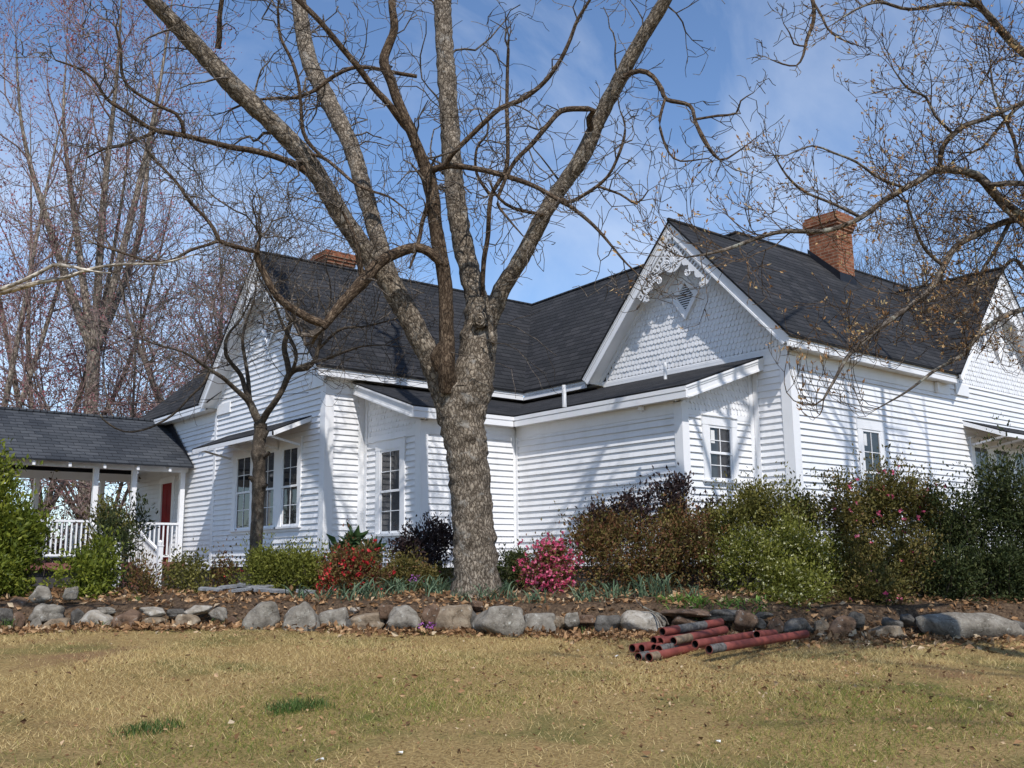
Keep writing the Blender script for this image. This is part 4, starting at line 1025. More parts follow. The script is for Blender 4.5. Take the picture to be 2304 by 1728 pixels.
for p, r in (A1, A2, Bl): twigs_on(mb, p, r, .40, (.8, 2.0), 2, .30, 4.6, rr=(.011, .024), **kw)
twigs_on(mb, *Cl, .6, (.5, 1.2), 2, .35, 5.2, rr=(.010, .018), **kw)
SP = [C2, C3, C4, C5, D0, D1, D2]
for p, r in SP: twigs_on(mb, p, r, .30, (.18, .45), 1, .15, 3.6, rr=(.006, .009), **kw)
for p, r in mid:
    if any(p is q[0] for q in SP): continue
    twigs_on(mb, p, r, .32, (.35, 1.1), 2, .15, 3.6 if p is not E6[0] else 3.2, rr=(.007, .013), **kw)
for q in [(1040, 730, 13.7), (1066, 700, 13.7), (945, 760, 13.5)]:
    grow(mb, P(*q), Rv * 1.0 + V(0, 0, -.25), 1.1, .009, 1, .25, .0, (2, 3), rmin=.004)
mb.build('twigs', M_TWIG, oak)

# small tree in front of the triple window
sb = P(550, 1245, 15.6); sb[2] = float(gz(*sr(sb[0], sb[1])))
small = thing('bare_tree', sb, 'small slender bare tree with smooth dark trunk in front of the triple window', 'tree')
mb = MB(); s_ = 15.6; K = dict(step=.07, k=10, jit=.05)
limb(mb, [(549, 1300, s_, 34), (550, 1240, s_, 28), (553, 1180, s_, 27), (556, 1120, s_, 27), (558, 1075, s_, 27), (560, 1050, s_, 32), (559, 1030, s_, 27), (560, 1000, s_, 28), (559, 980, s_, 34), (560, 960, s_, 28), (562, 935, s_, 27), (563, 915, s_, 30)], .05, 14, .05)
for q, e in (((566, 1052), (576, 1047)), ((548, 1038), (540, 1030)), ((572, 985), (581, 978)), ((570, 945), (578, 930))):
    limb(mb, [(q[0], q[1], s_ - .05, 12), (e[0], e[1], s_ - .1, 9)], .03, 7, .1)
G1 = limb(mb, [(563, 920, s_, 19), (551, 895, s_, 17), (541, 872, s_, 16), (528, 858, s_ - .1, 12), (508, 840, s_ - .2, 10), (480, 815, s_ - .4, 9), (455, 800, s_ - .5, 8), (430, 782, s_ - .7, 7), (395, 760, s_ - .9, 5), (340, 745, s_ - 1.1, 4), (290, 725, s_ - 1.2, 3)], **K)
G2 = limb(mb, [(541, 872, s_, 12), (530, 842, s_, 11), (520, 810, s_, 10), (500, 785, s_ - .1, 9), (488, 765, s_ - .2, 9), (488, 738, s_ - .2, 8), (498, 715, s_ - .2, 6), (520, 690, s_ - .2, 5), (540, 650, s_ - .3, 3)], **K)
G3 = limb(mb, [(540, 868, s_, 11), (536, 820, s_ + .1, 9), (530, 780, s_ + .2, 8), (524, 735, s_ + .2, 7), (532, 695, s_ + .3, 5), (548, 650, s_ + .3, 4), (556, 600, s_ + .3, 3)], **K)
G4 = limb(mb, [(564, 915, s_, 17), (578, 890, s_ - .05, 15), (596, 865, s_ - .1, 13), (612, 838, s_ - .1, 12), (624, 810, s_ - .1, 14), (640, 798, s_ - .1, 13), (662, 795, s_ - .15, 12), (680, 778, s_ - .2, 10), (688, 750, s_ - .2, 9), (697, 715, s_ - .3, 8), (705, 690, s_ - .3, 6)], **K)
limb(mb, [(626, 812, s_ - .15, 14), (620, 780, s_ - .2, 13), (614, 750, s_ - .2, 12), (622, 715, s_ - .2, 11), (634, 680, s_ - .2, 11), (642, 656, s_ - .2, 9)], **K)
G5 = limb(mb, [(640, 798, s_ - .1, 10), (672, 784, s_ - .2, 7), (705, 775, s_ - .4, 7), (745, 760, s_ - .6, 6), (785, 748, s_ - .8, 4), (830, 745, s_ - 1, 3)], **K)
G6 = limb(mb, [(452, 800, s_ - .5, 7), (440, 828, s_ - .6, 6), (410, 858, s_ - .7, 5), (385, 885, s_ - .8, 5), (360, 905, s_ - .8, 5), (320, 925, s_ - .9, 5), (280, 933, s_ - .9, 4), (250, 925, s_ - .9, 4), (222, 905, s_ - 1, 4), (215, 893, s_ - 1, 3)], **K)
G7 = limb(mb, [(690, 752, s_ - .2, 7), (735, 712, s_ - .3, 6), (790, 705, s_ - .4, 5), (850, 690, s_ - .5, 3)], **K)
G8 = limb(mb, [(610, 842, s_ - .1, 8), (640, 770, s_ - .4, 8), (610, 700, s_ - .5, 7), (590, 650, s_ - .6, 5), (560, 600, s_ - .7, 4)], **K)
mb.build('trunk', M_SMALL, small, smooth=True)
mb = MB()
kw = dict(kink=.30, up_=.06, spawn=(3, 4), ang=(.4, .95), ratio=(.42, .66), rmin=.0035)
for p, r in (E6, E7, E8, E9, G1, G2, G3, G4, G5, G7, G8): twigs_on(mb, p, r, .11, (.5, 1.5), 2, .28, 2.9, rr=(.005, .010), **kw)
twigs_on(mb, *G6, .5, (.15, .4), 1, .2, 2.2, rr=(.004, .006), **kw)
mb.build('twigs', M_TWIG, small)

# budding tree leaning in from the right
rb = gp(9.2, 6.1)
bud = thing('budding_tree', rb, 'budding tree at the right edge with tan leaf buds on dark twigs', 'tree')
mb = MB(); K = dict(step=.07, k=10, jit=.05); tb = Tips()
T0 = smooth_path([rb - ZH * .1, rb + V(0, 0, 1.2), rb + V(-.05, .05, 2.6), rb + V(-.1, .15, 4.2), rb + V(-.3, .2, 6.2), rb + V(-.2, .5, 8.4), rb + V(-.2, .9, 10.6), rb + V(.1, 1.2, 13)], [.20, .165, .15, .135, .12, .10, .07, .035], .12)
j = 1 + .05 * rng.normal(size=(len(T0[0]), 14)); mb.tube(T0[0], T0[1], 14, jit=j)
R1 = limb(mb, [(2535, 610, 9.2, 32), (2420, 560, 9.1, 28), (2300, 500, 9.0, 24), (2212, 468, 8.9, 22), (2160, 430, 8.8, 21), (2120, 386, 8.7, 20), (2090, 372, 8.65, 18), (2027, 366, 8.6, 17), (1985, 390, 8.5, 15), (1947, 411, 8.45, 14), (1900, 440, 8.4, 13), (1860, 470, 8.35, 12), (1800, 495, 8.3, 11), (1756, 500, 8.25, 11), (1690, 500, 8.2, 10), (1625, 518, 8.15, 9), (1580, 535, 8.1, 8), (1530, 548, 8.05, 6), (1480, 556, 8.0, 3)], **K)
R2 = limb(mb, [(2030, 366, 8.6, 12), (2035, 320, 8.5, 12), (2060, 290, 8.45, 12), (2090, 268, 8.4, 11), (2125, 258, 8.35, 10), (2212, 220, 8.3, 8), (2300, 180, 8.2, 6)], **K)
R3 = limb(mb, [(2520, 330, 9.3, 30), (2440, 260, 9.0, 26), (2300, 165, 8.8, 22), (2212, 114, 8.6, 19), (2166, 69, 8.5, 18), (2120, 17, 8.4, 16), (2070, -20, 8.3, 13), (1990, -50, 8.2, 9)], **K)
R3b = limb(mb, [(2110, 12, 8.4, 10), (2050, 8, 8.3, 9), (1965, 20, 8.2, 8), (1900, 5, 8.1, 7), (1850, 20, 8.0, 5), (1800, 52, 8.0, 3)], **K)
R4 = limb(mb, [(2530, 450, 9.35, 28), (2400, 420, 9.3, 24), (2260, 470, 9.1, 18), (2183, 476, 9.0, 15), (2117, 503, 8.9, 15), (2065, 533, 8.8, 15), (2038, 576, 8.75, 14), (2012, 621, 8.7, 13), (1960, 665, 8.6, 12), (1908, 702, 8.5, 11), (1855, 747, 8.45, 10), (1829, 773, 8.4, 9), (1803, 820, 8.35, 7), (1779, 862, 8.3, 5)], **K)
R5 = limb(mb, [(2540, 690, 9.3, 22), (2420, 640, 9.3, 18), (2300, 650, 9.1, 14), (2212, 668, 9.0, 12), (2165, 685, 8.9, 11), (2117, 720, 8.8, 10), (2080, 765, 8.8, 9), (2020, 800, 8.7, 7), (1960, 845, 8.6, 5), (1900, 880, 8.6, 3)], **K)
R6 = limb(mb, [(2120, 386, 8.7, 14), (2140, 400, 8.6, 13), (2180, 395, 8.5, 13), (2230, 400, 8.4, 12), (2300, 420, 8.4, 12)], **K)
R7 = limb(mb, [(2130, 400, 8.8, 12), (2160, 440, 8.8, 11), (2190, 470, 8.8, 9), (2225, 500, 8.7, 7)], **K)
R8 = limb(mb, [(2040, 576, 8.75, 9), (2000, 540, 8.7, 8), (1980, 500, 8.6, 7), (1960, 440, 8.5, 5)], **K)
R9 = limb(mb, [(1860, 470, 8.35, 8), (1800, 440, 8.25, 7), (1740, 415, 8.2, 6), (1700, 380, 8.1, 5), (1672, 335, 8.0, 3)], **K)
R10 = limb(mb, [(1960, 408, 8.5, 7), (1900, 385, 8.4, 7), (1850, 350, 8.3, 6), (1800, 330, 8.2, 5), (1755, 315, 8.2, 4), (1700, 335, 8.1, 3)], **K)
R11 = limb(mb, [(2060, 290, 8.45, 7), (2020, 250, 8.4, 7), (2000, 210, 8.4, 6), (1960, 190, 8.3, 5), (1930, 150, 8.2, 3)], **K)
R12 = limb(mb, [(2183, 476, 9.0, 10), (2150, 540, 8.9, 9), (2120, 590, 8.8, 8), (2105, 650, 8.8, 6), (2060, 700, 8.7, 4)], **K)
R13 = limb(mb, [(2230, 400, 8.4, 10), (2200, 350, 8.4, 9), (2190, 300, 8.4, 8), (2150, 210, 8.3, 6), (2140, 150, 8.3, 4)], **K)
R14 = limb(mb, [(2300, 650, 9.1, 10), (2230, 600, 9.0, 9), (2190, 560, 9.0, 8), (2150, 600, 8.9, 6), (2090, 610, 8.9, 4)], **K)
R15 = limb(mb, [(2300, 165, 8.8, 10), (2240, 200, 8.7, 9), (2180, 250, 8.7, 8), (2120, 320, 8.6, 6), (2080, 330, 8.6, 4)], **K)
lims = [R1, R2, R3, R3b, R4, R5, R6, R7, R8, R9, R10, R11]
for k in range(11):     # upper crown, above the picture
    i = int(len(T0[0]) * (.45 + .05 * k)); i = min(i, len(T0[0]) - 2); a = k * 2.4
    q = smooth_path([T0[0][i], T0[0][i] + V(math.cos(a), math.sin(a), .7) * 1.3, T0[0][i] + V(math.cos(a) * 3, math.sin(a) * 3, 1.6)], [.06, .045, .02], .15)
    mb.tube(*q, 8); grow(mb, q[0][-1], q[0][-1] - q[0][-3], 1.6, .016, 2, .25, .05, (3, 4))
mb.build('trunk', M_LICHEN, bud, smooth=True)
mb = MB(); kw = dict(kink=.17, up_=.09, spawn=(3, 5), ang=(.45, 1.0), ratio=(.35, .58), rmin=.0030, seg=.08, mid=False)
for p, r in (R1, R2, R3, R4, R5, R6, R7, R8, R11, R12, R13, R14, R15): twigs_on(mb, p, r, .10, (.30, .85), 2, .20, 1.9, tips=tb, rr=(.0045, .008), **kw)
for p, r in (R3b, R9, R10): twigs_on(mb, p, r, .16, (.15, .38), 1, .15, 1.9, tips=tb, rr=(.004, .006), **kw)
mb.build('twigs', M_OAK2, bud)
M_BUD = leaf_mat('leaf_buds', [(0, (.16, .085, .035)), (.4, (.38, .20, .085)), (.75, (.55, .36, .18)), (1, (.62, .50, .26))], .6, .25)
tp = np.array(tb.p); td = np.array(tb.d); kq = rng.random(len(tp)) < .62; tp, td = tp[kq], td[kq]
mb = MB()
for c in range(3): leaves(mb, tp + rng.normal(size=tp.shape) * .008, rng.uniform(.014, .034, len(tp)), nrm(td) * 0 + (td + rng.normal(size=td.shape) * .5) / np.linalg.norm(td + rng.normal(size=td.shape) * .01, axis=1)[:, None], .62, None, 0, .12)
mb.build('leaf_buds', M_BUD, bud)

# pale branch reaching in at the left from a tree outside the picture
pb = gp(10.5, -9.6)
pale = thing('pale_barked_tree', pb, 'pale barked branch reaching into the picture from the left above the walkway roof', 'tree')
mb = MB(); q = smooth_path([pb - ZH * .1, pb + V(0, 0, 2), pb + V(.2, -.1, 4), pb + V(.5, -.2, 7), pb + V(.4, .2, 10)], [.2, .17, .15, .1, .04], .15); mb.tube(*q, 12)
H1 = limb(mb, [(-420, 760, 10.5, 24), (-220, 690, 10.3, 18), (-60, 640, 10.2, 14), (0, 632, 10.2, 13), (40, 622, 10.15, 12), (85, 610, 10.1, 10), (140, 600, 10.1, 9), (200, 580, 10, 7), (260, 571, 10, 6), (350, 568, 9.9, 5), (420, 550, 9.8, 3)], step=.08, k=9)
H2 = limb(mb, [(-60, 640, 10.2, 10), (0, 625, 10.1, 10), (52, 605, 10, 9), (90, 586, 10, 9), (115, 572, 10, 8), (160, 577, 9.9, 7), (200, 586, 9.9, 5), (240, 590, 9.9, 3)], step=.08, k=9)
for k in range(7):
    a = k * 2.4; i = int(len(q[0]) * (.5 + .06 * k)); b0 = q[0][min(i, len(q[0]) - 1)]; grow(mb, b0, V(math.cos(a), math.sin(a), .7), 2.4, .04, 2, .2, .05, (3, 4))
mb.build('trunk', M_PALE, pale, smooth=True)
mb = MB()
for p, r in (H1, H2): twigs_on(mb, p, r, .3, (.25, .6), 1, .45, None, rr=(.004, .006), kink=.25, up_=.04, spawn=(2, 3), rmin=.003)
mb.build('twigs', M_TWIG, pale)

# ------------------------------------------------------------------ trees behind the house
M_REDBUD = leaf_mat('red_maple_buds', [(0, (.20, .055, .070)), (.5, (.35, .115, .135)), (1, (.46, .21, .22))], .7, .25)
def tall_tree(name, label, cat, base, fork, stems, H, r0, bark, tw, buds=None, bl=(.05, .12), every=.9, L=(1.2, 3.0), lvl=2, group=None, kink=.16, up_=.13, rmin=.009, crown=.25, seed=None, keep=.8):
    t = thing(name, base, label, cat, group); mb = MB(); tips = Tips(); ps = []
    tr = smooth_path([base - ZH * .2, base + V(0, 0, fork * .5), base + V(rng.normal() * .1, rng.normal() * .1, fork)], [r0 * 1.15, r0, r0 * .9], .5); mb.tube(*tr, 10)
    top = tr[0][-1]
    for k, (az, ln, h) in enumerate(stems):
        d = V(math.cos(az), math.sin(az), 0) * ln; e = top + d + ZH * h
        mid_ = top + d * .55 + ZH * h * .38 + rng.normal(size=3) * .15
        p = smooth_path([top - ZH * .3, mid_, top + d * .85 + ZH * h * .7 + rng.normal(size=3) * .2, e], [r0 * .62, r0 * .45, r0 * .24, .015], .5); mb.tube(*p, 8); ps.append(p)
    mb.build('trunk', bark, t, smooth=True)
    mb = MB(); kw = dict(kink=kink, up_=up_, spawn=(3, 5), ang=(.4, .85), ratio=(.42, .68), rmin=rmin, seg=.45)
    for p, r in ps: twigs_on(mb, p, r, every, L, lvl, crown, None, tips=tips, rr=(.02, .045), **kw)
    mb.build('branches', tw, t)
    if buds:
        tp = np.array(tips.p); kq = rng.random(len(tp)) < keep; tp = tp[kq]; mb = MB()
        for c in range(4): leaves(mb, tp + rng.normal(size=tp.shape) * .13, rng.uniform(*bl, len(tp)), rdir(len(tp), .2), .55)
        mb.build('buds', buds, t)
    return t
def bp(dx, s, z=-1.0):
    q = P(dx, 1200, s); q[2] = z; return q
MT = M_MAPLE; TW = bark_mat('distant_twig_bark', (.15, .125, .11), (.26, .225, .195), None, 30, .5, .2, .01)
TWR = bark_mat('reddish_twig_bark', (.22, .15, .14), (.34, .25, .235), None, 30, .5, .2, .01)
S5 = lambda n, ln, h, a0=0: [(a0 + k * 6.28 / n + rng.uniform(-.3, .3), ln * rng.uniform(.5, 1.1), h * rng.uniform(.75, 1.05)) for k in range(n)]
tall_tree('maple_tree', 'tall straight maple with red buds behind the walkway roof, thicker trunk', 'tree', bp(176, 34), 8.6, S5(5, 3.6, 14, .4), 23, .25, MT, TWR, M_REDBUD, bl=(.06, .125), every=.95, L=(1.4, 3.4))
tall_tree('maple_tree', 'red budded maple with slanting trunks at the left edge of the picture', 'tree', bp(85, 36), 3.0, S5(4, 4.5, 18, .1), 22, .20, MT, TWR, M_REDBUD, bl=(.06, .125), every=1.05, L=(1.4, 3.4))
tall_tree('maple_tree', 'red budded maple half cut off by the left picture edge', 'tree', bp(-40, 32), 3.5, S5(3, 4.0, 17, 1.0), 21, .19, MT, TWR, M_REDBUD, bl=(.06, .125), every=1.05, L=(1.4, 3.4))
tall_tree('maple_tree', 'reddish low maple with arching branches between the walkway roof and left gable', 'tree', bp(300, 33), 1.8, S5(9, 4.8, 8.5, .5), 10, .11, TW, TWR, M_REDBUD, every=.42, L=(1.5, 3.2), keep=.45, bl=(.05, .10), kink=.24, up_=.04)
tall_tree('maple_tree', 'lower reddish maple behind the walkway roof between the tall trunks', 'tree', bp(215, 40), 2.0, S5(9, 5.2, 9.5, .2), 11, .12, TW, TWR, M_REDBUD, every=.45, L=(1.5, 3.4), keep=.6, bl=(.08, .16), kink=.24, up_=.04)
tall_tree('bare_tree', 'fine twigged bare tree rising behind the left gable and chimney', 'tree', bp(470, 36), 3.0, S5(7, 4.0, 9.5, .5), 12, .24, TW, TW, None, every=.5, L=(1.4, 3.0), kink=.24, up_=.05, rmin=.008)
tall_tree('bare_tree', 'fine twigged bare tree behind the ridge right of the left chimney', 'tree', bp(660, 38), 3.0, S5(7, 4.2, 9.2, .9), 12, .24, TW, TW, None, every=.5, L=(1.4, 3.0), kink=.24, up_=.05, rmin=.008)
MG = bark_mat('grey_green_bark', (.13, .13, .105), (.26, .26, .21), None, 14, .3, .5, .02)
for dx, s, lab in ((1935, 36, 'bare grey trunked tree standing just right of the right chimney'), (2010, 42, 'bare grey trunked tree rising where the two right roofs meet'),
                   (2090, 37, 'bare grey trunked tree behind the ridge of the far right gable'), (2190, 35, 'bare grey trunked tree behind the far right gable peak')):
    tall_tree('bare_tree', lab, 'tree', bp(dx, s), 4.0, S5(4, 3.0, 9.5, dx), 19, .22, MG, TW, None, every=.9, L=(1.2, 2.6), rmin=.008, kink=.22)
# brush seen between the walkway posts
M_BRUSH = leaf_mat('dull_brush_leaves', [(0, (.05, .035, .025)), (.5, (.12, .075, .05)), (.85, (.16, .12, .06)), (1, (.10, .13, .05))], .8, .2)
def brush(base, w_, h, lab):
    t = thing('brush', base, lab, 'bush'); mb = MB(); tips = Tips()
    for k in range(26):
        b0 = base + V(rng.normal() * w_ * .4, rng.normal() * w_ * .3, 0); grow(mb, b0, V(rng.normal() * .5, rng.normal() * .5, 1), h * rng.uniform(.7, 1.2), .03, 2, .2, .02, (3, 4), tips=tips, rmin=.008, seg=.4)
    mb.build('stems', TWR, t); tp = np.array(tips.p); mb = MB()
    for c in range(3): leaves(mb, tp + rng.normal(size=tp.shape) * .15, rng.uniform(.06, .13, len(tp)), rdir(len(tp)), .5)
    mb.build('leaves', M_BRUSH, t)
brush(bp(150, 27, -.7), 2.2, 2.4, 'tangled brown brush seen between the walkway posts, left part')
brush(bp(225, 27, -.7), 2.0, 2.0, 'tangled brown brush behind the opening at the walkway steps')
brush(bp(60, 28, -.7), 2.2, 2.6, 'tangled brown brush behind the walkway at the left picture edge')
brush(bp(285, 29, -.7), 1.6, 2.2, 'tangled brown brush behind the walkway next to the house wall')

# tall tree outside the picture, behind the camera; its fine crown throws the thin branch shadows on the lawn
ob = gp(-3.0, 8.4)
ov = thing('bare_tree', ob, 'tall bare tree outside the picture whose thin branch shadows fall across the lawn', 'tree')
mb = MB(); q = smooth_path([ob - ZH * .2, ob + V(0, 0, 5), ob + V(.1, .1, 9), ob + V(0, .2, 17)], [.2, .15, .07, .02], .3); mb.tube(*q, 10)
mb2 = MB()
for k in range(13):
    a = 1.0 + k * 2.4; i = int(len(q[0]) * (.58 + .03 * k)); b0 = q[0][min(i, len(q[0]) - 1)]
    e = smooth_path([b0, b0 + V(math.cos(a) * 1.2, math.sin(a) * 1.2, .9), b0 + V(math.cos(a) * 3.4, math.sin(a) * 3.4, 2.2)], [.045, .035, .02], .2); mb.tube(*e, 7)
    twigs_on(mb2, *e, .6, (.8, 1.8), 1, .3, None, rr=(.010, .018), kink=.25, up_=.05, spawn=(2, 3), rmin=.006)
mb.build('trunk', M_OAK2, ov, smooth=True); mb2.build('twigs', M_TWIG, ov)

# many stemmed tree outside the right edge; its stems shade the right wall and roof
tall_tree('bare_tree', 'many stemmed bare tree outside the right edge whose shadow lies on the right wall', 'tree', gp(10.6, 9.4), 1.6, S5(7, 2.6, 12, .3), 13, .30, M_OAK2, M_TWIG, None, every=.7, L=(.8, 1.8), lvl=1, rmin=.006)

# ------------------------------------------------------------------ shrubs
def shrub(name, label, lobes, m, leaf=.035, n=2600, stem=M_SMALL, wr=.45, flowers=None, nf=0, fl=.03, frange=None, sparse=.06, nst=40, cat='shrub', group=None, upb=.5, ncl=None, clr=1.0):
    """lobes: (x0, y0, x1, y1, distance) boxes of the bush outline, each a rounded mass at its own depth"""
    n = int(n * 2.1); leaf *= 1.42
    c = lobes[0]; b0 = P((c[0] + c[2]) / 2, c[3], c[4]); s0, r0 = sr(b0[0], b0[1]); b0[2] = float(gz(np.array(s0), np.array(r0)))
    t = thing(name, b0, label, cat, group); mb = MB(); ml = MB(); tot = sum((l[2] - l[0]) * (l[3] - l[1]) for l in lobes); FT = []; FD_ = []
    for l in lobes:
        x0, y0, x1, y1, s = l; k = s / FD; rx = (x1 - x0) / 2 * k; rz = (y1 - y0) / 2 * k; ctr = P((x0 + x1) / 2, (y0 + y1) / 2, s)
        frac = (x1 - x0) * (y1 - y0) / tot; nl = int(n * frac); nc = max(12, int((ncl or n / 9) * frac))
        ns_ = max(6, nc // 9); d0 = rdir(ns_, .4); r0_ = rng.random(ns_) ** .5 * (1 + .16 * rng.normal(size=ns_)); pk0 = rng.integers(0, ns_, nc); depth = min(rx, .75)
        off = (d0 * r0_[:, None])[pk0] + rng.normal(size=(nc, 3)) * .17; d = d0[pk0]
        sh = rng.random(nc) < .07; off[sh, 2] = np.abs(off[sh, 2]) * 1.25 + .18; off[sh] += rng.normal(size=(int(sh.sum()), 3)) * .10
        cl = ctr + np.outer(off[:, 0] * rx, np.append(rh, 0)) + np.outer(off[:, 1] * depth, np.append(fh, 0)) + np.outer(off[:, 2] * rz, ZH)
        sv, rv_ = sr(cl[:, 0], cl[:, 1]); g = gz(sv, rv_); cl[:, 2] = np.maximum(cl[:, 2], g + .04)
        pick = rng.integers(0, nc, nl); C = cl[pick] + rng.normal(size=(nl, 3)) * sparse * clr
        sv, rv_ = sr(C[:, 0], C[:, 1]); C[:, 2] = np.maximum(C[:, 2], gz(sv, rv_) + .015)
        dd = off[pick] * .8 + rng.normal(size=(nl, 3)) * .75 + V(0, 0, upb); dd /= np.linalg.norm(dd, axis=1)[:, None]
        ct = (rng.random(ns_)[pk0] * .6 + rng.random(nc) * .4); tint = np.clip(ct[pick] * .6 + rng.random(nl) * .4, 0, 1)
        leaves(ml, C, leaf * rng.uniform(.5, 1.45, nl), dd, wr, tint, 0, .08)
        gb = P((x0 + x1) / 2, y1, s); s1, r1 = sr(gb[0], gb[1]); gb[2] = float(gz(np.array(s1), np.array(r1))) - .03
        for i in rng.choice(nc, min(nc, max(4, int(nst * frac))), replace=False):
            st = gb + np.append(rh, 0) * rng.normal() * rx * .25 + np.append(fh, 0) * rng.normal() * .1
            m_ = st * .45 + cl[i] * .55 + rng.normal(size=3) * .05 - ZH * .02
            mb.tube(smooth_path([st, m_, cl[i]], [.008, .006, .003], .2)[0], np.linspace(.008, .003, len(smooth_path([st, m_, cl[i]], [1, 1, 1], .2)[0])), 4)
        FT.append(cl); FD_.append(d)
    mb.build('stems', stem, t); ml.build('leaves', m, t)
    if flowers:
        cl = np.concatenate(FT); d = np.concatenate(FD_)
        if frange is not None:
            k = frange(cl); cl, d = cl[k], d[k]
        pk = rng.integers(0, len(cl), nf); C = cl[pk] + rng.normal(size=(nf, 3)) * .06 - np.append(fh, 0) * .05 + ZH * .02
        mf = MB()
        for c in range(5):
            dd = rng.normal(size=(nf, 3)) - np.append(fh, 0) * .6 + V(0, 0, .4); dd /= np.linalg.norm(dd, axis=1)[:, None]
            leaves(mf, C, fl * rng.uniform(.75, 1.2, nf), dd, .8, None, 0, .1)
        mf.build('flowers', flowers, t)
    return t
LM = lambda name, a, b_, c, tr=.25: leaf_mat(name, [(0, a), (.5, b_), (1, c)], .5, tr)
L_BRIGHT = leaf_mat('bright_green_leaves', [(0, (.040, .056, .010)), (.4, (.115, .145, .020)), (.78, (.24, .26, .035)), (.93, (.33, .33, .05)), (1, (.40, .22, .03))], .45, .35)
L_AZ = LM('azalea_green_leaves', (.055, .060, .010), (.155, .165, .028), (.32, .31, .07))
L_OLIVE = LM('olive_green_leaves', (.050, .048, .012), (.145, .135, .030), (.31, .27, .08))
L_RUST = leaf_mat('rusty_azalea_leaves', [(0, (.035, .024, .012)), (.25, (.105, .045, .025)), (.45, (.115, .11, .028)), (.62, (.18, .070, .038)), (.8, (.20, .18, .05)), (1, (.26, .11, .055))], .5, .2)
L_PURPLE = LM('dark_purple_leaves', (.012, .009, .010), (.035, .022, .022), (.085, .05, .04), .1)
L_DARK = LM('dark_green_leaves', (.012, .020, .007), (.042, .055, .017), (.11, .115, .042), .12)
L_MIX = leaf_mat('mixed_azalea_leaves', [(0, (.035, .030, .010)), (.4, (.095, .088, .022)), (.75, (.19, .145, .045)), (1, (.25, .13, .065))], .5, .2)
L_RHODO = LM('rhododendron_leaves', (.018, .035, .012), (.05, .09, .03), (.11, .15, .06), .1)
F_PINK = leaf_mat('pink_petals', [(0, (.50, .05, .13)), (.5, (.72, .13, .25)), (1, (.85, .33, .43))], .6, .3)
F_RED = leaf_mat('red_petals', [(0, (.35, .015, .02)), (.6, (.60, .04, .05)), (1, (.75, .12, .11))], .6, .3)
F_CREAM = leaf_mat('cream_petals', [(0, (.45, .44, .20)), (.5, (.62, .60, .33)), (1, (.75, .73, .50))], .6, .3)
F_LILAC = leaf_mat('lilac_petals', [(0, (.28, .06, .30)), (1, (.5, .18, .5))], .6, .3)
B = [(-90, 1030, 45, 1300, 13.9), (-20, 1080, 80, 1290, 13.8), (20, 1120, 115, 1230, 13.9), (-60, 1180, 70, 1310, 13.6), (-60, 985, 25, 1110, 14.0)]
shrub('shrub', 'big bright yellow green shrub at the left edge before the walkway railing', B, L_BRIGHT, .055, 6500, nst=50, sparse=.07)
shrub('shrub', 'small bright green bush behind the rocks below the walkway', [(138, 1195, 240, 1305, 13.8), (165, 1180, 262, 1270, 13.9), (150, 1240, 230, 1310, 13.6)], L_BRIGHT, .045, 2200, nst=22, sparse=.06)
shrub('nandina', 'leggy dark leaved plant climbing against the white stair railing', [(205, 1095, 262, 1200, 17.5), (250, 1130, 305, 1235, 17.5), (230, 1170, 310, 1290, 17.0), (195, 1120, 240, 1250, 17.2), (278, 1090, 318, 1200, 17.8)], L_DARK, .06, 1000, nst=40, sparse=.10, wr=.35)
shrub('nandina', 'yellow green leggy plant in the opening at the top of the steps', [(205, 1095, 280, 1230, 21.5), (215, 1080, 265, 1160, 21.5)], L_OLIVE, .07, 600, nst=22, sparse=.12, wr=.35)
shrub('shrub', 'twiggy brown shrub with few leaves in front of the newel posts', [(270, 1215, 345, 1300, 14.6), (290, 1230, 330, 1310, 14.2)], L_RUST, .035, 700, nst=34, sparse=.07)
shrub('shrub', 'thin straggly green bush between the steps and the house corner', [(352, 1205, 400, 1290, 15.8), (385, 1215, 460, 1300, 15.0), (400, 1190, 440, 1250, 15.2)], L_OLIVE, .04, 900, nst=36, sparse=.09)
shrub('azalea', 'small rusty azalea with a few red flowers by the dark foundation', [(462, 1205, 530, 1290, 15.6)], L_RUST, .032, 800, flowers=F_RED, nf=14, fl=.03, nst=24, sparse=.07)
shrub('azalea', 'rounded green azalea below the triple window', [(512, 1200, 620, 1300, 14.8), (590, 1195, 690, 1302, 14.7), (540, 1190, 640, 1260, 14.9), (640, 1205, 715, 1300, 14.8)], L_AZ, .034, 6500, nst=46, sparse=.05)
shrub('azalea', 'rusty azalea covered with small red flowers left of the big trunk', [(692, 1200, 790, 1310, 14.4), (740, 1195, 832, 1290, 14.5), (710, 1190, 800, 1250, 14.7)], L_RUST, .032, 5200, flowers=F_RED, nf=260, fl=.05, frange=lambda c: c[:, 2] < .35, nst=40, sparse=.05)
shrub('rhododendron', 'rhododendron with big leaf whorls rising behind the red azalea', [(720, 1170, 760, 1215, 15.6), (745, 1155, 775, 1210, 15.6), (775, 1175, 818, 1215, 15.5)], L_RHODO, .15, 150, wr=.34, nst=12, sparse=.04, ncl=16, upb=.2)
shrub('shrub', 'dark open shrub between the porch window and the big trunk', [(850, 1140, 990, 1265, 15.6), (880, 1125, 985, 1200, 15.7), (835, 1165, 900, 1230, 15.6)], L_PURPLE, .042, 2400, nst=50, sparse=.07)
shrub('azalea', 'low green azalea with brown tips at the left foot of the trunk', [(815, 1205, 920, 1275, 15.0), (895, 1225, 985, 1285, 14.9)], L_MIX, .034, 2600, flowers=F_PINK, nf=10, fl=.03, nst=28, sparse=.05)
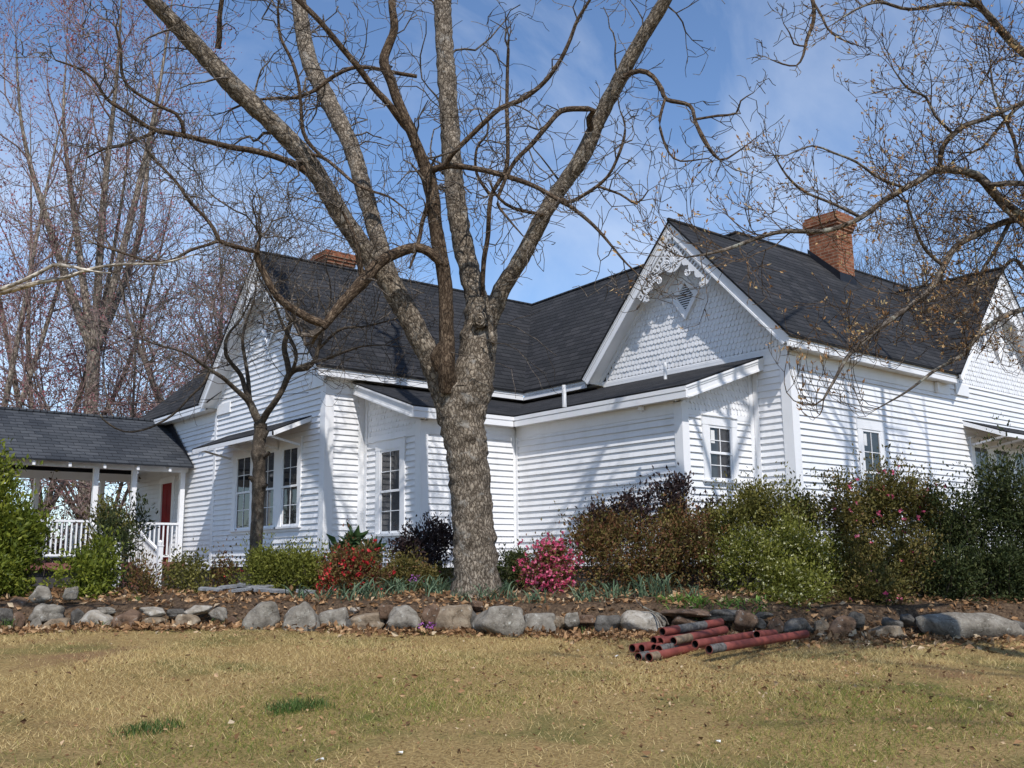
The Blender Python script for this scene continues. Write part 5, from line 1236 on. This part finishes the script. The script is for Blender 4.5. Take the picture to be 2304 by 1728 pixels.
shrub('shrub', 'low dark bush at the right foot of the big trunk', [(1070, 1205, 1140, 1282, 14.9), (1095, 1195, 1150, 1250, 15.1)], L_DARK, .034, 1900, nst=22, sparse=.05)
shrub('azalea', 'pink azalea in full bloom right of the big trunk', [(1128, 1180, 1225, 1290, 14.4), (1170, 1175, 1252, 1265, 14.5), (1150, 1220, 1240, 1305, 14.3)], L_RUST, .032, 2800, flowers=F_PINK, nf=420, fl=.05, nst=30, sparse=.05)
shrub('azalea', 'wide rust red azalea mass below the long porch wall', [(1225, 1135, 1370, 1285, 14.7), (1330, 1130, 1480, 1290, 14.7), (1440, 1120, 1570, 1290, 14.8), (1250, 1110, 1400, 1200, 15.0), (1400, 1095, 1520, 1190, 15.0)], L_RUST, .034, 12500, flowers=F_RED, nf=14, fl=.035, nst=80, sparse=.055)
shrub('shrub', 'dark purple leaved shrub with upright open twigs against the long porch wall', [(1238, 1105, 1340, 1180, 15.3), (1300, 1070, 1420, 1170, 15.3), (1400, 1040, 1500, 1160, 15.3), (1440, 1035, 1500, 1100, 15.3), (1500, 1085, 1560, 1180, 15.3)], L_PURPLE, .045, 2600, nst=110, sparse=.075)
shrub('azalea', 'tall olive green azalea below the small square window', [(1510, 1075, 1640, 1240, 14.9), (1600, 1055, 1740, 1220, 14.9), (1570, 1050, 1690, 1150, 15.1), (1690, 1075, 1780, 1200, 15.0)], L_OLIVE, .036, 8500, nst=70, sparse=.06)
shrub('azalea', 'spreading yellow green azalea sprinkled with cream flowers', [(1540, 1150, 1680, 1290, 14.3), (1640, 1130, 1790, 1290, 14.2), (1720, 1160, 1830, 1310, 14.0), (1620, 1200, 1760, 1310, 13.9), (1660, 1240, 1790, 1325, 13.4)], L_AZ, .034, 10500, flowers=F_CREAM, nf=800, fl=.030, nst=70, sparse=.055)
shrub('azalea', 'large brownish green azalea dotted with pink flowers before the right wall', [(1765, 1045, 1900, 1230, 14.4), (1850, 1010, 1990, 1200, 14.4), (1950, 1040, 2050, 1200, 14.4), (1790, 1170, 1950, 1310, 14.0), (1900, 1160, 2040, 1310, 13.9), (1800, 1230, 1960, 1322, 13.4)], L_MIX, .036, 17500, flowers=F_PINK, nf=90, fl=.045, nst=90, sparse=.06)
shrub('shrub', 'large dark green glossy shrub at the right edge', [(2010, 1060, 2140, 1280, 14.0), (2100, 1010, 2240, 1260, 13.8), (2000, 1190, 2130, 1330, 13.5), (2110, 1180, 2260, 1340, 13.4), (2200, 1040, 2330, 1340, 13.7)], L_DARK, .036, 20000, nst=80, sparse=.06)

# ------------------------------------------------------------------ daffodil and lily clumps, grass tufts
M_DAFF = leaf_mat('blue_green_blades', [(0, (.045, .075, .045)), (.5, (.10, .15, .085)), (1, (.19, .25, .15))], .45, .25)
M_LILY = leaf_mat('fresh_green_blades', [(0, (.06, .12, .02)), (.5, (.13, .24, .04)), (1, (.24, .36, .09))], .45, .35)
M_TUFT = leaf_mat('dark_green_tuft_blades', [(0, (.03, .055, .015)), (.5, (.07, .12, .03)), (1, (.13, .19, .05))], .5, .25)
def clump(name, label, cat, dx, dy, s, h, n, m, wd=.012, spread=.07, lean=.14, group=None, flowers=None):
    b0 = P(dx, dy, s); s1, r1 = sr(b0[0], b0[1]); b0[2] = float(gz(np.array(s1), np.array(r1)))
    bs = b0 + np.stack([rng.normal(size=n) * spread, rng.normal(size=n) * spread, np.zeros(n)], -1); bs[:, 2] = gz(*sr(bs[:, 0], bs[:, 1])) - .01
    mb = MB(); strips(mb, bs, h * rng.uniform(.6, 1.15, n), rng.normal(size=(n, 2)) * lean, wd * rng.uniform(.8, 1.2, n), rng.random(n), 4, .28)
    if flowers is None:
        o = mb.build(name, m, loc=b0); return tag(o, label, cat, group)
    t = thing(name, b0, label, cat, group); mb.build('blades', m, t); mf = MB(); k = 7
    C = b0 + np.stack([rng.normal(size=k) * .06, rng.normal(size=k) * .05, h * rng.uniform(.6, 1.0, k)], -1)
    for c in range(5): leaves(mf, C + rng.normal(size=(k, 3)) * .02, .03, rdir(k, .3), .7)
    mf.build('flowers', flowers, t); return t
GD = 'daffodil leaf clumps along the garden bed'
for dx, dy, s, h, n, lab in (
    (646, 1290, 13.6, .26, 12, 'blue green leaf clump in front of the rounded green azalea'), (699, 1297, 13.4, .24, 12, 'blue green leaf clump left of the red azalea'),
    (762, 1300, 13.2, .28, 14, 'blue green leaf clump touching the red azalea on its left front'), (800, 1285, 13.5, .32, 26, 'thick blue green leaf clump right of the red flowers'),
    (846, 1280, 13.9, .30, 18, 'blue green leaf clump behind the brown mound'), (876, 1268, 14.2, .30, 18, 'blue green leaf clump below the dark open shrub'),
    (934, 1274, 13.8, .34, 26, 'thick blue green leaf clump left of the trunk foot'), (958, 1264, 14.2, .30, 16, 'blue green leaf clump close to the trunk foot on its left'),
    (992, 1290, 13.4, .22, 12, 'short leaf clump in front of the trunk foot'), (1055, 1292, 13.4, .26, 14, 'blue green leaf clump right of the trunk foot'),
    (1086, 1285, 13.6, .28, 14, 'blue green leaf clump between the trunk and the pink azalea'), (1108, 1298, 13.2, .18, 10, 'short leaf clump above the largest pale boulder'),
    (1158, 1306, 13.2, .26, 14, 'blue green leaf clump below the pink azalea'), (1252, 1302, 13.3, .28, 14, 'blue green leaf clump right of the pink azalea'),
    (1283, 1306, 13.2, .24, 12, 'blue green leaf clump above the small dark rocks'), (1322, 1290, 13.8, .30, 16, 'blue green leaf clump before the rust red azalea'),
    (1345, 1292, 13.8, .26, 12, 'thinner leaf clump before the rust red azalea'), (1400, 1290, 13.7, .36, 26, 'tall blue green leaf clump before the rust red azalea'),
    (1437, 1292, 13.7, .38, 24, 'tallest blue green leaf clump left of the fresh green clumps'), (1496, 1300, 13.5, .24, 10, 'sparse leaf clump behind the fresh green clumps')):
    clump('daffodil_clump', lab, 'daffodils', dx, dy, s, h * 1.12, int(n * 1.7), M_DAFF, .017, .085, group=GD)
clump('hyacinth', 'lilac flowering plant with upright leaves below the dark open shrub', 'flower', 893, 1262, 14.5, .28, 12, M_DAFF, flowers=F_LILAC)
clump('hyacinth', 'small purple flowering plant at the foot of the boulders', 'flower', 930, 1356, 12.3, .12, 12, M_TUFT, flowers=F_LILAC)
for dx, dy, h, lab in ((1447, 1312, .17, 'wide fresh green leaf clump above the flat stones'), (1488, 1316, .17, 'fresh green leaf clump in the middle of the three'), (1512, 1318, .15, 'fresh green leaf clump right of the middle'), (1572, 1320, .16, 'fresh green leaf clump left of the cream azalea'), (1630, 1322, .15, 'fresh green leaf clump at the foot of the cream azalea')):
    clump('lily_clump', lab, 'leaf clump', dx, dy, 12.95, h, 40, M_LILY, .016, .09, .13, group='fresh green leaf clumps above the flat stones')
for dx, dy, s, h, n, lab in ((528, 1330, 12.45, .16, 20, 'grass tuft at the left side of the first big boulder'), (722, 1350, 12.35, .14, 14, 'grass tuft before the third boulder'), (16, 1362, 12.4, .24, 40, 'dense grass tuft at the left edge by the rocks'),
                             (512, 1335, 12.5, .16, 16, 'grass tuft between the rocks left of the first big boulder'), (468, 1340, 12.4, .18, 16, 'grass tuft before the brownish rocks'), (222, 1352, 12.35, .14, 14, 'grass tuft before the long pale stone'),
                             (290, 1290, 13.4, .09, 40, 'small bright tuft on the leaf covered bank'), (1260, 1352, 12.35, .2, 10, 'grass tuft before the dark grey stones'), (1462, 1330, 12.5, .2, 12, 'pale grass tuft behind the red pipes'), (1992, 1362, 12.3, .14, 20, 'grass tuft left of the big mossy boulder')):
    clump('grass_tuft', lab, 'grass tuft', dx, dy, s, h, n, M_TUFT if dx != 290 else M_LILY, .007, .05, .07, group='grass tufts along the rocks')
for dx, dy, n, sp, lab in ((648, 1530, 420, .13, 'larger dark green grass tuft in the open lawn'), (615, 1540, 110, .08, 'small dark green grass tuft touching the larger one'), (318, 1580, 300, .13, 'round dark green grass tuft at the lower left of the lawn')):
    q, s, r = G(dx, dy); mb = MB(); bs = q + np.stack([np.clip(rng.normal(size=n), -1.7, 1.7) * sp, np.clip(rng.normal(size=n), -1.7, 1.7) * sp * .7, np.zeros(n)], -1); bs[:, 2] = zlawn(*sr(bs[:, 0], bs[:, 1])) - .005
    strips(mb, bs, rng.uniform(.04, .10, n), rng.normal(size=(n, 2)) * .03, .006, rng.random(n), 2, .2); tag(mb.build('grass_tuft', M_TUFT, loc=q), lab, 'grass tuft', 'dark grass tufts in the lawn')

# ------------------------------------------------------------------ rocks
import bmesh
_bm = bmesh.new(); bmesh.ops.create_icosphere(_bm, subdivisions=4, radius=1.0); ICO = np.array([v.co[:] for v in _bm.verts]); ICOF = np.array([[v.index for v in f.verts] for f in _bm.faces]); _bm.free()
ICO /= np.linalg.norm(ICO, axis=1)[:, None]
def rock_mat(name, a, b_, c, spots=(.62, .62, .56)):
    m, t, b = mat(name, a, .9, .2); tc = N(t, 'ShaderNodeTexCoord'); o = tc.outputs['Object']
    n = noise(t, o, 7, 7, .65, .4); r = ramp(t, [(.28, a), (.5, b_), (.72, c)]); t.links.new(n.outputs[0], r.inputs[0])
    n2 = noise(t, o, 16, 6, .7); r2 = ramp(t, [(.60, (0, 0, 0)), (.68, (.6, .6, .6))]); t.links.new(n2.outputs[0], r2.inputs[0]); cc = mixc(t, r2.outputs[0], r.outputs[0], spots)
    n3 = noise(t, o, 9, 8, .75, 1.2); r3 = ramp(t, [(.36, (.35, .33, .3)), (.46, (1, 1, 1))]); t.links.new(n3.outputs[0], r3.inputs[0]); cc = mixc(t, .8, cc, r3.outputs[0], 'MULTIPLY')
    t.links.new(cc, b.inputs['Base Color']); n4 = noise(t, o, 28, 9, .75); h = mixc(t, .5, n4.outputs[0], n3.outputs[0]); bump(t, b, h, 1.0, .035); return m
RM = {'g': rock_mat('grey_rock', (.10, .088, .070), (.225, .20, .165), (.36, .335, .285)), 't': rock_mat('tan_rock', (.12, .088, .058), (.25, .19, .13), (.36, .30, .22)),
      'b': rock_mat('brown_rock', (.07, .042, .027), (.15, .095, .062), (.25, .17, .12)), 'd': rock_mat('dark_rock', (.055, .05, .044), (.115, .105, .092), (.19, .175, .155), (.28, .27, .23)),
      'w': rock_mat('pale_rock', (.20, .165, .125), (.35, .31, .255), (.50, .465, .41))}
def rock(x0, y0, x1, y1, kind, label, s=None, flatz=1.0, dep=.8):
    cx = (x0 + x1) / 2
    if s is None:
        q, s, r = G(cx, y1, lambda s_, r_: zlawn(s_, r_)); s = min(s, 12.48); y1 += 6
    s = 12.55 if 12.5 < s < 12.78 else min(s, 12.95)
    k = s / FD; wx, wz = (x1 - x0) / 2 * k * 1.06, (y1 - y0) / 2 * k * 1.08
    dp = max(.09, min(wx, .30) * dep); sc = s + dp * .55
    ctr = P(cx, (y0 + y1) / 2, sc); kk = sc / s; wx *= kk; wz *= kk
    npl = 15; nn = rdir(npl); nn[0] = (0, 0, 1); nn[1] = (0, 0, -1); nn[2] = (-.95, 0, .2); nn[3] = (.95, .1, .1); nn[4] = (0, -.97, .15); nn /= np.linalg.norm(nn, axis=1)[:, None]
    dd = rng.uniform(.62, .98, npl); dd[:5] = rng.uniform(.80, .95, 5)
    dot = np.clip(ICO @ nn.T, 1e-3, None); rr_ = (((dot / dd) ** 16).sum(1)) ** (-1 / 16.)
    v = ICO * np.minimum(rr_, 1.25)[:, None]
    ph = rng.random(6) * 6.28
    for f, a in ((3.1, .035), (6.7, .022), (13, .012)):
        v = v * (1 + a * (np.sin(v[:, 0] * f + ph[0] + 2 * v[:, 2]) + np.sin(v[:, 1] * f * 1.2 + ph[1] - v[:, 0] * 2) + np.sin(v[:, 2] * f * 1.1 + ph[2] + v[:, 1]))[:, None])
    v /= np.abs(v).max(0)
    th = rng.normal() * .17
    lx, lz = v[:, 0] * math.cos(th) - v[:, 2] * math.sin(th), v[:, 0] * math.sin(th) + v[:, 2] * math.cos(th)
    w_ = ctr + np.outer(lx * wx, np.append(rh, 0)) + np.outer(v[:, 1] * dp, np.append(fh, 0)) + np.outer(lz * wz * flatz, ZH)
    mb = MB(); mb.add(w_, ICOF, None); o = mb.build('rock', RM[kind], loc=ctr - ZH * wz, smooth=True)
    return tag(o, label, 'rock', 'rocks of the low garden wall')
for a in ((530, 1303, 614, 1360, 'g', 'pale square shouldered boulder, leftmost of the row of big ones'), (611, 1302, 693, 1362, 'g', 'big grey boulder right beside the leftmost pale one'),
          (684, 1313, 760, 1360, 'g', 'third big boulder with a dark band across its face'), (757, 1324, 827, 1360, 't', 'low tan boulder with a green tinge between two grey ones'),
          (832, 1306, 915, 1358, 'g', 'peaked grey boulder right of the low tan one'), (918, 1302, 1019, 1366, 't', 'broad tan boulder with an orange top corner'),
          (1021, 1311, 1131, 1375, 'g', 'largest pale grey boulder with rounded top'), (1008, 1322, 1036, 1364, 'd', 'narrow dark stone wedged left of the largest pale boulder'),
          (913, 1306, 952, 1342, 'b', 'brown flat stone leaning on the broad tan boulder'), (820, 1307, 850, 1338, 'b', 'round brown stone behind the low tan boulder', 12.75), (755, 1311, 780, 1325, 'w', 'small white stone on the bank above the low tan boulder', 12.8),
          (1015, 1297, 1045, 1319, 'b', 'small flat stone on the bank behind the broad tan boulder', 12.8), (166, 1319, 242, 1356, 'w', 'long smooth pale stone at the left'), (240, 1319, 302, 1358, 'b', 'brown speckled stone right of the long smooth pale one'),
          (68, 1306, 136, 1342, 'g', 'grey white speckled stone on top of the left pile', 12.7), (62, 1333, 92, 1364, 'g', 'small grey stone at the foot of the left pile'), (30, 1325, 52, 1360, 'b', 'upright brown stone near the left edge'),
          (298, 1330, 366, 1356, 't', 'low tan stone right of the brown speckled one'), (380, 1328, 431, 1356, 't', 'tan orange stone under the pale ledge stone'), (405, 1308, 455, 1328, 'w', 'pale ledge stone with an orange end', 12.65),
          (452, 1312, 488, 1344, 'g', 'grey tilted stone left of the grass tufts', 12.6), (304, 1309, 358, 1332, 'w', 'split white and rust stone on the wall top', 12.65), (360, 1316, 399, 1335, 'd', 'dark stone with white blotches on the wall top', 12.65),
          (151, 1315, 180, 1347, 'd', 'dark grey stone left of the long smooth pale one'), (206, 1312, 248, 1327, 'g', 'thin flat stone above the long smooth pale one', 12.75), (64, 1267, 113, 1308, 'g', 'rounded speckled boulder at the back of the left pile', 12.95),
          (16, 1289, 64, 1315, 'b', 'brown boulder at the back left of the pile', 12.9), (137, 1268, 173, 1296, 'g', 'grey boulder half hidden by the small bright bush', 12.95), (-6, 1315, 28, 1338, 'd', 'dark stone cut by the left edge'),
          (1131, 1325, 1209, 1366, 'g', 'wide low grey stone right of the largest pale boulder'), (1217, 1325, 1251, 1354, 'g', 'small angular grey stone tilted among leaves'), (1248, 1328, 1286, 1346, 'b', 'small brown stone left of the dark grey block', 12.6),
          (1284, 1329, 1341, 1360, 'd', 'dark grey block left of the pale boulder behind the pipes'), (1340, 1322, 1437, 1368, 'w', 'pale mottled boulder just left of the red pipes'), (1444, 1331, 1508, 1354, 'b', 'brown mossy stone behind the top red pipe'),
          (1423, 1316, 1531, 1333, 'b', 'long thin brown slab on the wall top above the pipes', 12.75), (1526, 1316, 1595, 1340, 'd', 'layered dark slab right of the long thin brown one', 12.7), (1584, 1322, 1631, 1358, 'b', 'square brown grey stone above the pipe ends'),
          (1629, 1322, 1668, 1337, 'd', 'thin dark slab right of the square stone', 12.7), (1629, 1336, 1653, 1352, 'd', 'small round dark stone under the thin slab'), (1688, 1337, 1760, 1366, 'd', 'dark stone with white lichen right of the pipes'),
          (1788, 1331, 1848, 1372, 'b', 'smooth rust brown stone below the pink dotted azalea'), (1830, 1323, 1866, 1358, 'd', 'grey pointed stone right of the rust brown one', 12.55), (1867, 1354, 1948, 1380, 't', 'low rounded tan stone in the leaves at right'),
          (1988, 1325, 2192, 1385, 'g', 'very wide mossy grey boulder at the right'), (1943, 1328, 1973, 1349, 'd', 'small dark stone left of the very wide boulder', 12.6), (2170, 1337, 2230, 1376, 'd', 'dark stone cut by the right edge'),
          (846, 1334, 868, 1360, 'b', 'small brown stone filling the gap before the peaked grey boulder'), (1196, 1330, 1222, 1352, 't', 'small tan stone between the wide low stone and the tilted one'), (1655, 1336, 1692, 1362, 'b', 'brown stone just right of the small round dark one'), (1758, 1340, 1792, 1368, 't', 'tan stone between the white lichened stone and the rust brown one'),
          (1905, 1334, 1946, 1356, 'd', 'dark flat stone above the low rounded tan one'), (488, 1334, 512, 1358, 'b', 'brown stone half buried at the tufts left of the leftmost big boulder'), (92, 1336, 152, 1362, 't', 'low brown tan stone at the foot of the left pile'), (748, 1336, 772, 1362, 'd', 'narrow dark stone between the third boulder and the low tan one')):
    rock(*a)
M_SLATE = rock_mat('slate', (.12, .125, .13), (.22, .225, .235), (.34, .345, .35))
for k, (dx, dy, L, wd, az, lab) in enumerate(((582, 1285, .55, .26, .5, 'largest pale slate slab at the right of the slate pile'), (560, 1278, .40, .22, .9, 'grey slate slab lying under the largest one'), (548, 1272, .5, .24, .2, 'slate slab at the back of the slate pile'), (520, 1285, .34, .20, -.3, 'slate slab at the left of the slate pile'),
                                             (455, 1283, .36, .18, .1, 'separate slate piece near the straggly green bush'), (505, 1268, .5, .22, .0, 'slate piece behind the slate pile'), (660, 1283, .3, .14, .2, 'small slate piece below the rounded green azalea'))):
    s = 14.2 + .25 * (k % 3); q = P(dx, dy, s); g = float(gz(*sr(q[0], q[1]))); q[2] = g + .05 + .02 * (k % 3)
    u = nrm(np.append(rh, 0) * math.cos(az) + np.append(fh, 0) * math.sin(az) + ZH * .08 * (1 if k % 2 else -1)); v_ = nrm(np.cross(ZH, u) + ZH * .10); n_ = np.cross(u, v_)
    out = [(-.5 + .08 * rng.random(), -.45), (.1, -.5), (.48, -.35), (.5, .3), (.15, .5), (-.42, .42)]
    mb = MB(); top = [q + u * x * L + v_ * y * wd + n_ * .018 for x, y in out]; bot = [p - n_ * .036 for p in top]; mb.poly(top); mb.poly(bot[::-1])
    for i in range(6): j = (i + 1) % 6; mb.poly([bot[i], bot[j], top[j], top[i]])
    tag(mb.build('slate_slab', M_SLATE, loc=q), lab, 'slate slab', 'slate slabs piled on the bank')

# ------------------------------------------------------------------ red pipes
def pipe_mat():
    m, t, b = mat('red_primer_pipe', (.27, .075, .06), .65, .3); tc = N(t, 'ShaderNodeTexCoord'); o = tc.outputs['Object']
    n = noise(t, o, 5, 5, .6); r = ramp(t, [(.3, (.13, .032, .025)), (.55, (.20, .050, .038)), (.75, (.24, .075, .055))]); t.links.new(n.outputs[0], r.inputs[0])
    n2 = noise(t, o, 14, 6, .7); r2 = ramp(t, [(.62, (0, 0, 0)), (.70, (.6, .6, .6))]); t.links.new(n2.outputs[0], r2.inputs[0])
    c = mixc(t, r2.outputs[0], r.outputs[0], (.12, .055, .045)); t.links.new(c, b.inputs['Base Color']); bump(t, b, n2.outputs[0], .25, .004); return m
M_PIPE = pipe_mat(); M_WORN = flat('worn_grey_pipe', (.10, .095, .09), .8, .2, 30, .7, .4); M_RUSTP = flat('tan_rusted_pipe', (.17, .125, .085), .85, .2, 22, .5, .4); M_BORE = flat('dark_pipe_bore', (.018, .013, .012), .9); M_WHITEBAND = flat('white_paint_band', (.7, .7, .68), .6)
GP = 'red painted pipes piled on the lawn'
def pipe(a, b_, sa, sb, label, bands=(), rad=.046):
    A = P(*a, sa); B_ = P(*b_, sb); d = nrm(B_ - A); t = thing('pipe', A, label, 'pipe', GP)
    u = nrm(np.cross(d, ZH)); w_ = np.cross(u, d); an = np.linspace(0, 2 * math.pi, 21)[:-1]
    ring = lambda c, r: np.array([c + r * (math.cos(q) * u + math.sin(q) * w_) for q in an])
    i = np.arange(20); j = (i + 1) % 20
    def skin(mb, r0, r1): mb.add(np.vstack([r0, r1]), np.stack([i, j, 20 + j, 20 + i], -1))
    mb = MB(); skin(mb, ring(A, rad), ring(B_, rad)); skin(mb, ring(A, rad), ring(A, rad * .82)); skin(mb, ring(B_, rad), ring(B_, rad * .82)); mb.build('pipe_shell', M_PIPE, t, smooth=False)
    mb = MB(); skin(mb, ring(A + d * .003, rad * .82), ring(B_ - d * .003, rad * .82)); mb.build('bore', M_BORE, t)
    L = np.linalg.norm(B_ - A)
    for f0, f1, m in bands:
        mb = MB(); skin(mb, ring(A + d * L * f0, rad * 1.012), ring(A + d * L * f1, rad * 1.012)); mb.build('band', m, t)
z5p = lambda x, y: ((1350 + x / 4.424) * .96, (1350 + y / 4.424) * .96)
PS = G(*z5p(500, 622))[1] - 11.02
for a, b_, sa, ds, lab, bands in (
    ((622, 316), (1205, 222), 11.62, .80, 'topmost red pipe with a long grey worn patch', [(.24, .70, M_WORN)]),
    ((535, 405), (1100, 330), 11.52, .78, 'red pipe at the left end of the second layer', []), ((600, 415), (1150, 330), 11.48, .78, 'red pipe second from the left in the second layer', []),
    ((730, 410), (1245, 296), 11.46, .85, 'red pipe with a tan rusted end in the second layer', [(.0, .30, M_RUSTP)]), ((947, 440), (1560, 345), 11.30, .95, 'red pipe with a white ring near its far end', [(.93, .955, M_WHITEBAND), (.955, 1.0, M_WORN)]),
    ((322, 482), (900, 395), 11.42, .85, 'red pipe lying farthest left on the ground', []), ((415, 482), (960, 400), 11.40, .85, 'red pipe on the ground second from the left', []),
    ((540, 480), (1050, 400), 11.38, .85, 'red pipe half hidden in the bottom layer', []), ((585, 492), (1100, 410), 11.30, .85, 'blackened pipe end in the bottom layer', [(0, .3, M_WORN)]),
    ((382, 568), (1000, 462), 11.10, .9, 'red pipe with a grey worn end, front left on the grass', [(0, .14, M_WORN)]), ((487, 572), (1120, 440), 11.02, 1.1, 'red pipe with a tan rusted end, front of the pile', [(0, .12, M_RUSTP)]),
    ((1085, 492), (2050, 338), 11.02, 1.45, 'longest red pipe reaching far right with a grey end', [(0, .13, M_WORN)]), ((1560, 345), (1735, 335), 11.9, .5, 'short visible red pipe behind the white ringed one', [])):
    pipe(z5p(*a), z5p(*b_), sa + PS, sa + PS + ds, lab, bands)

# ------------------------------------------------------------------ odds and ends
q, s, r = G(1400, 1366); mb = MB()
p = smooth_path([P(1432, 1352, 12.35), P(1425, 1335, 12.4), P(1408, 1320, 12.5), P(1385, 1308, 12.6), P(1374, 1295, 12.7), P(1368, 1280, 12.75)], [.013, .012, .011, .009, .007, .003], .05); mb.tube(*p, 6)
p = smooth_path([P(1444, 1350, 12.32), P(1437, 1335, 12.38), P(1422, 1325, 12.45), P(1408, 1320, 12.5)], [.010, .009, .008, .007], .05); mb.tube(*p, 6)
tag(mb.build('fallen_branch', M_LICHEN, loc=p[0][0]), 'thin forked dead branch leaning on the pale boulder beside the pipes', 'branch')
M_LITTERW = flat('white_scrap', (.75, .74, .70), .7)
for dx, dy, L, lab in ((1333, 1421, .055, 'white scrap left of the pipe pile'), (690, 1648, .05, 'white scrap at the bottom of the lawn, left of centre'), (1548, 1608, .055, 'white scrap in the lower right of the lawn'), (862, 1633, .05, 'pale wood chip at the bottom of the lawn'),
                       (1085, 1477, .06, 'curled brown leaf alone in the middle of the lawn'), (405, 1660 - 240, .06, 'brown leaf below the boulders')):
    q, s, r = G(dx, dy); u = nrm(np.append(rh, 0) + np.append(fh, 0) * rng.normal() * .6 + ZH * .12); v_ = nrm(np.cross(ZH, u)); mb = MB()
    pts = [q + u * L * x + v_ * L * y + ZH * (.018 + z) for x, y, z in ((-.6, -.2, 0), (.1, -.35, .012), (.6, -.1, 0), (.45, .25, .01), (-.3, .3, .004))]
    mb.poly(pts); mb.poly([p - ZH * .004 for p in pts][::-1]); n_ = 'leaf' if 'brown' in lab else 'scrap'; tag(mb.build(n_, M_LITTER if n_ == 'leaf' else M_LITTERW, loc=q), lab, n_)
mb = MB(); A = P(-300, 880, 24); B_ = Pax(666, 848, 0, XL - .02); t = np.linspace(0, 1, 30)[:, None]
mb.tube(A * (1 - t) + B_ * t - ZH * (.5 * t * (1 - t)), .006, 5); tag(mb.build('cable', M_CABLE, loc=A), 'thin black overhead cable running from the left to the gable', 'cable')
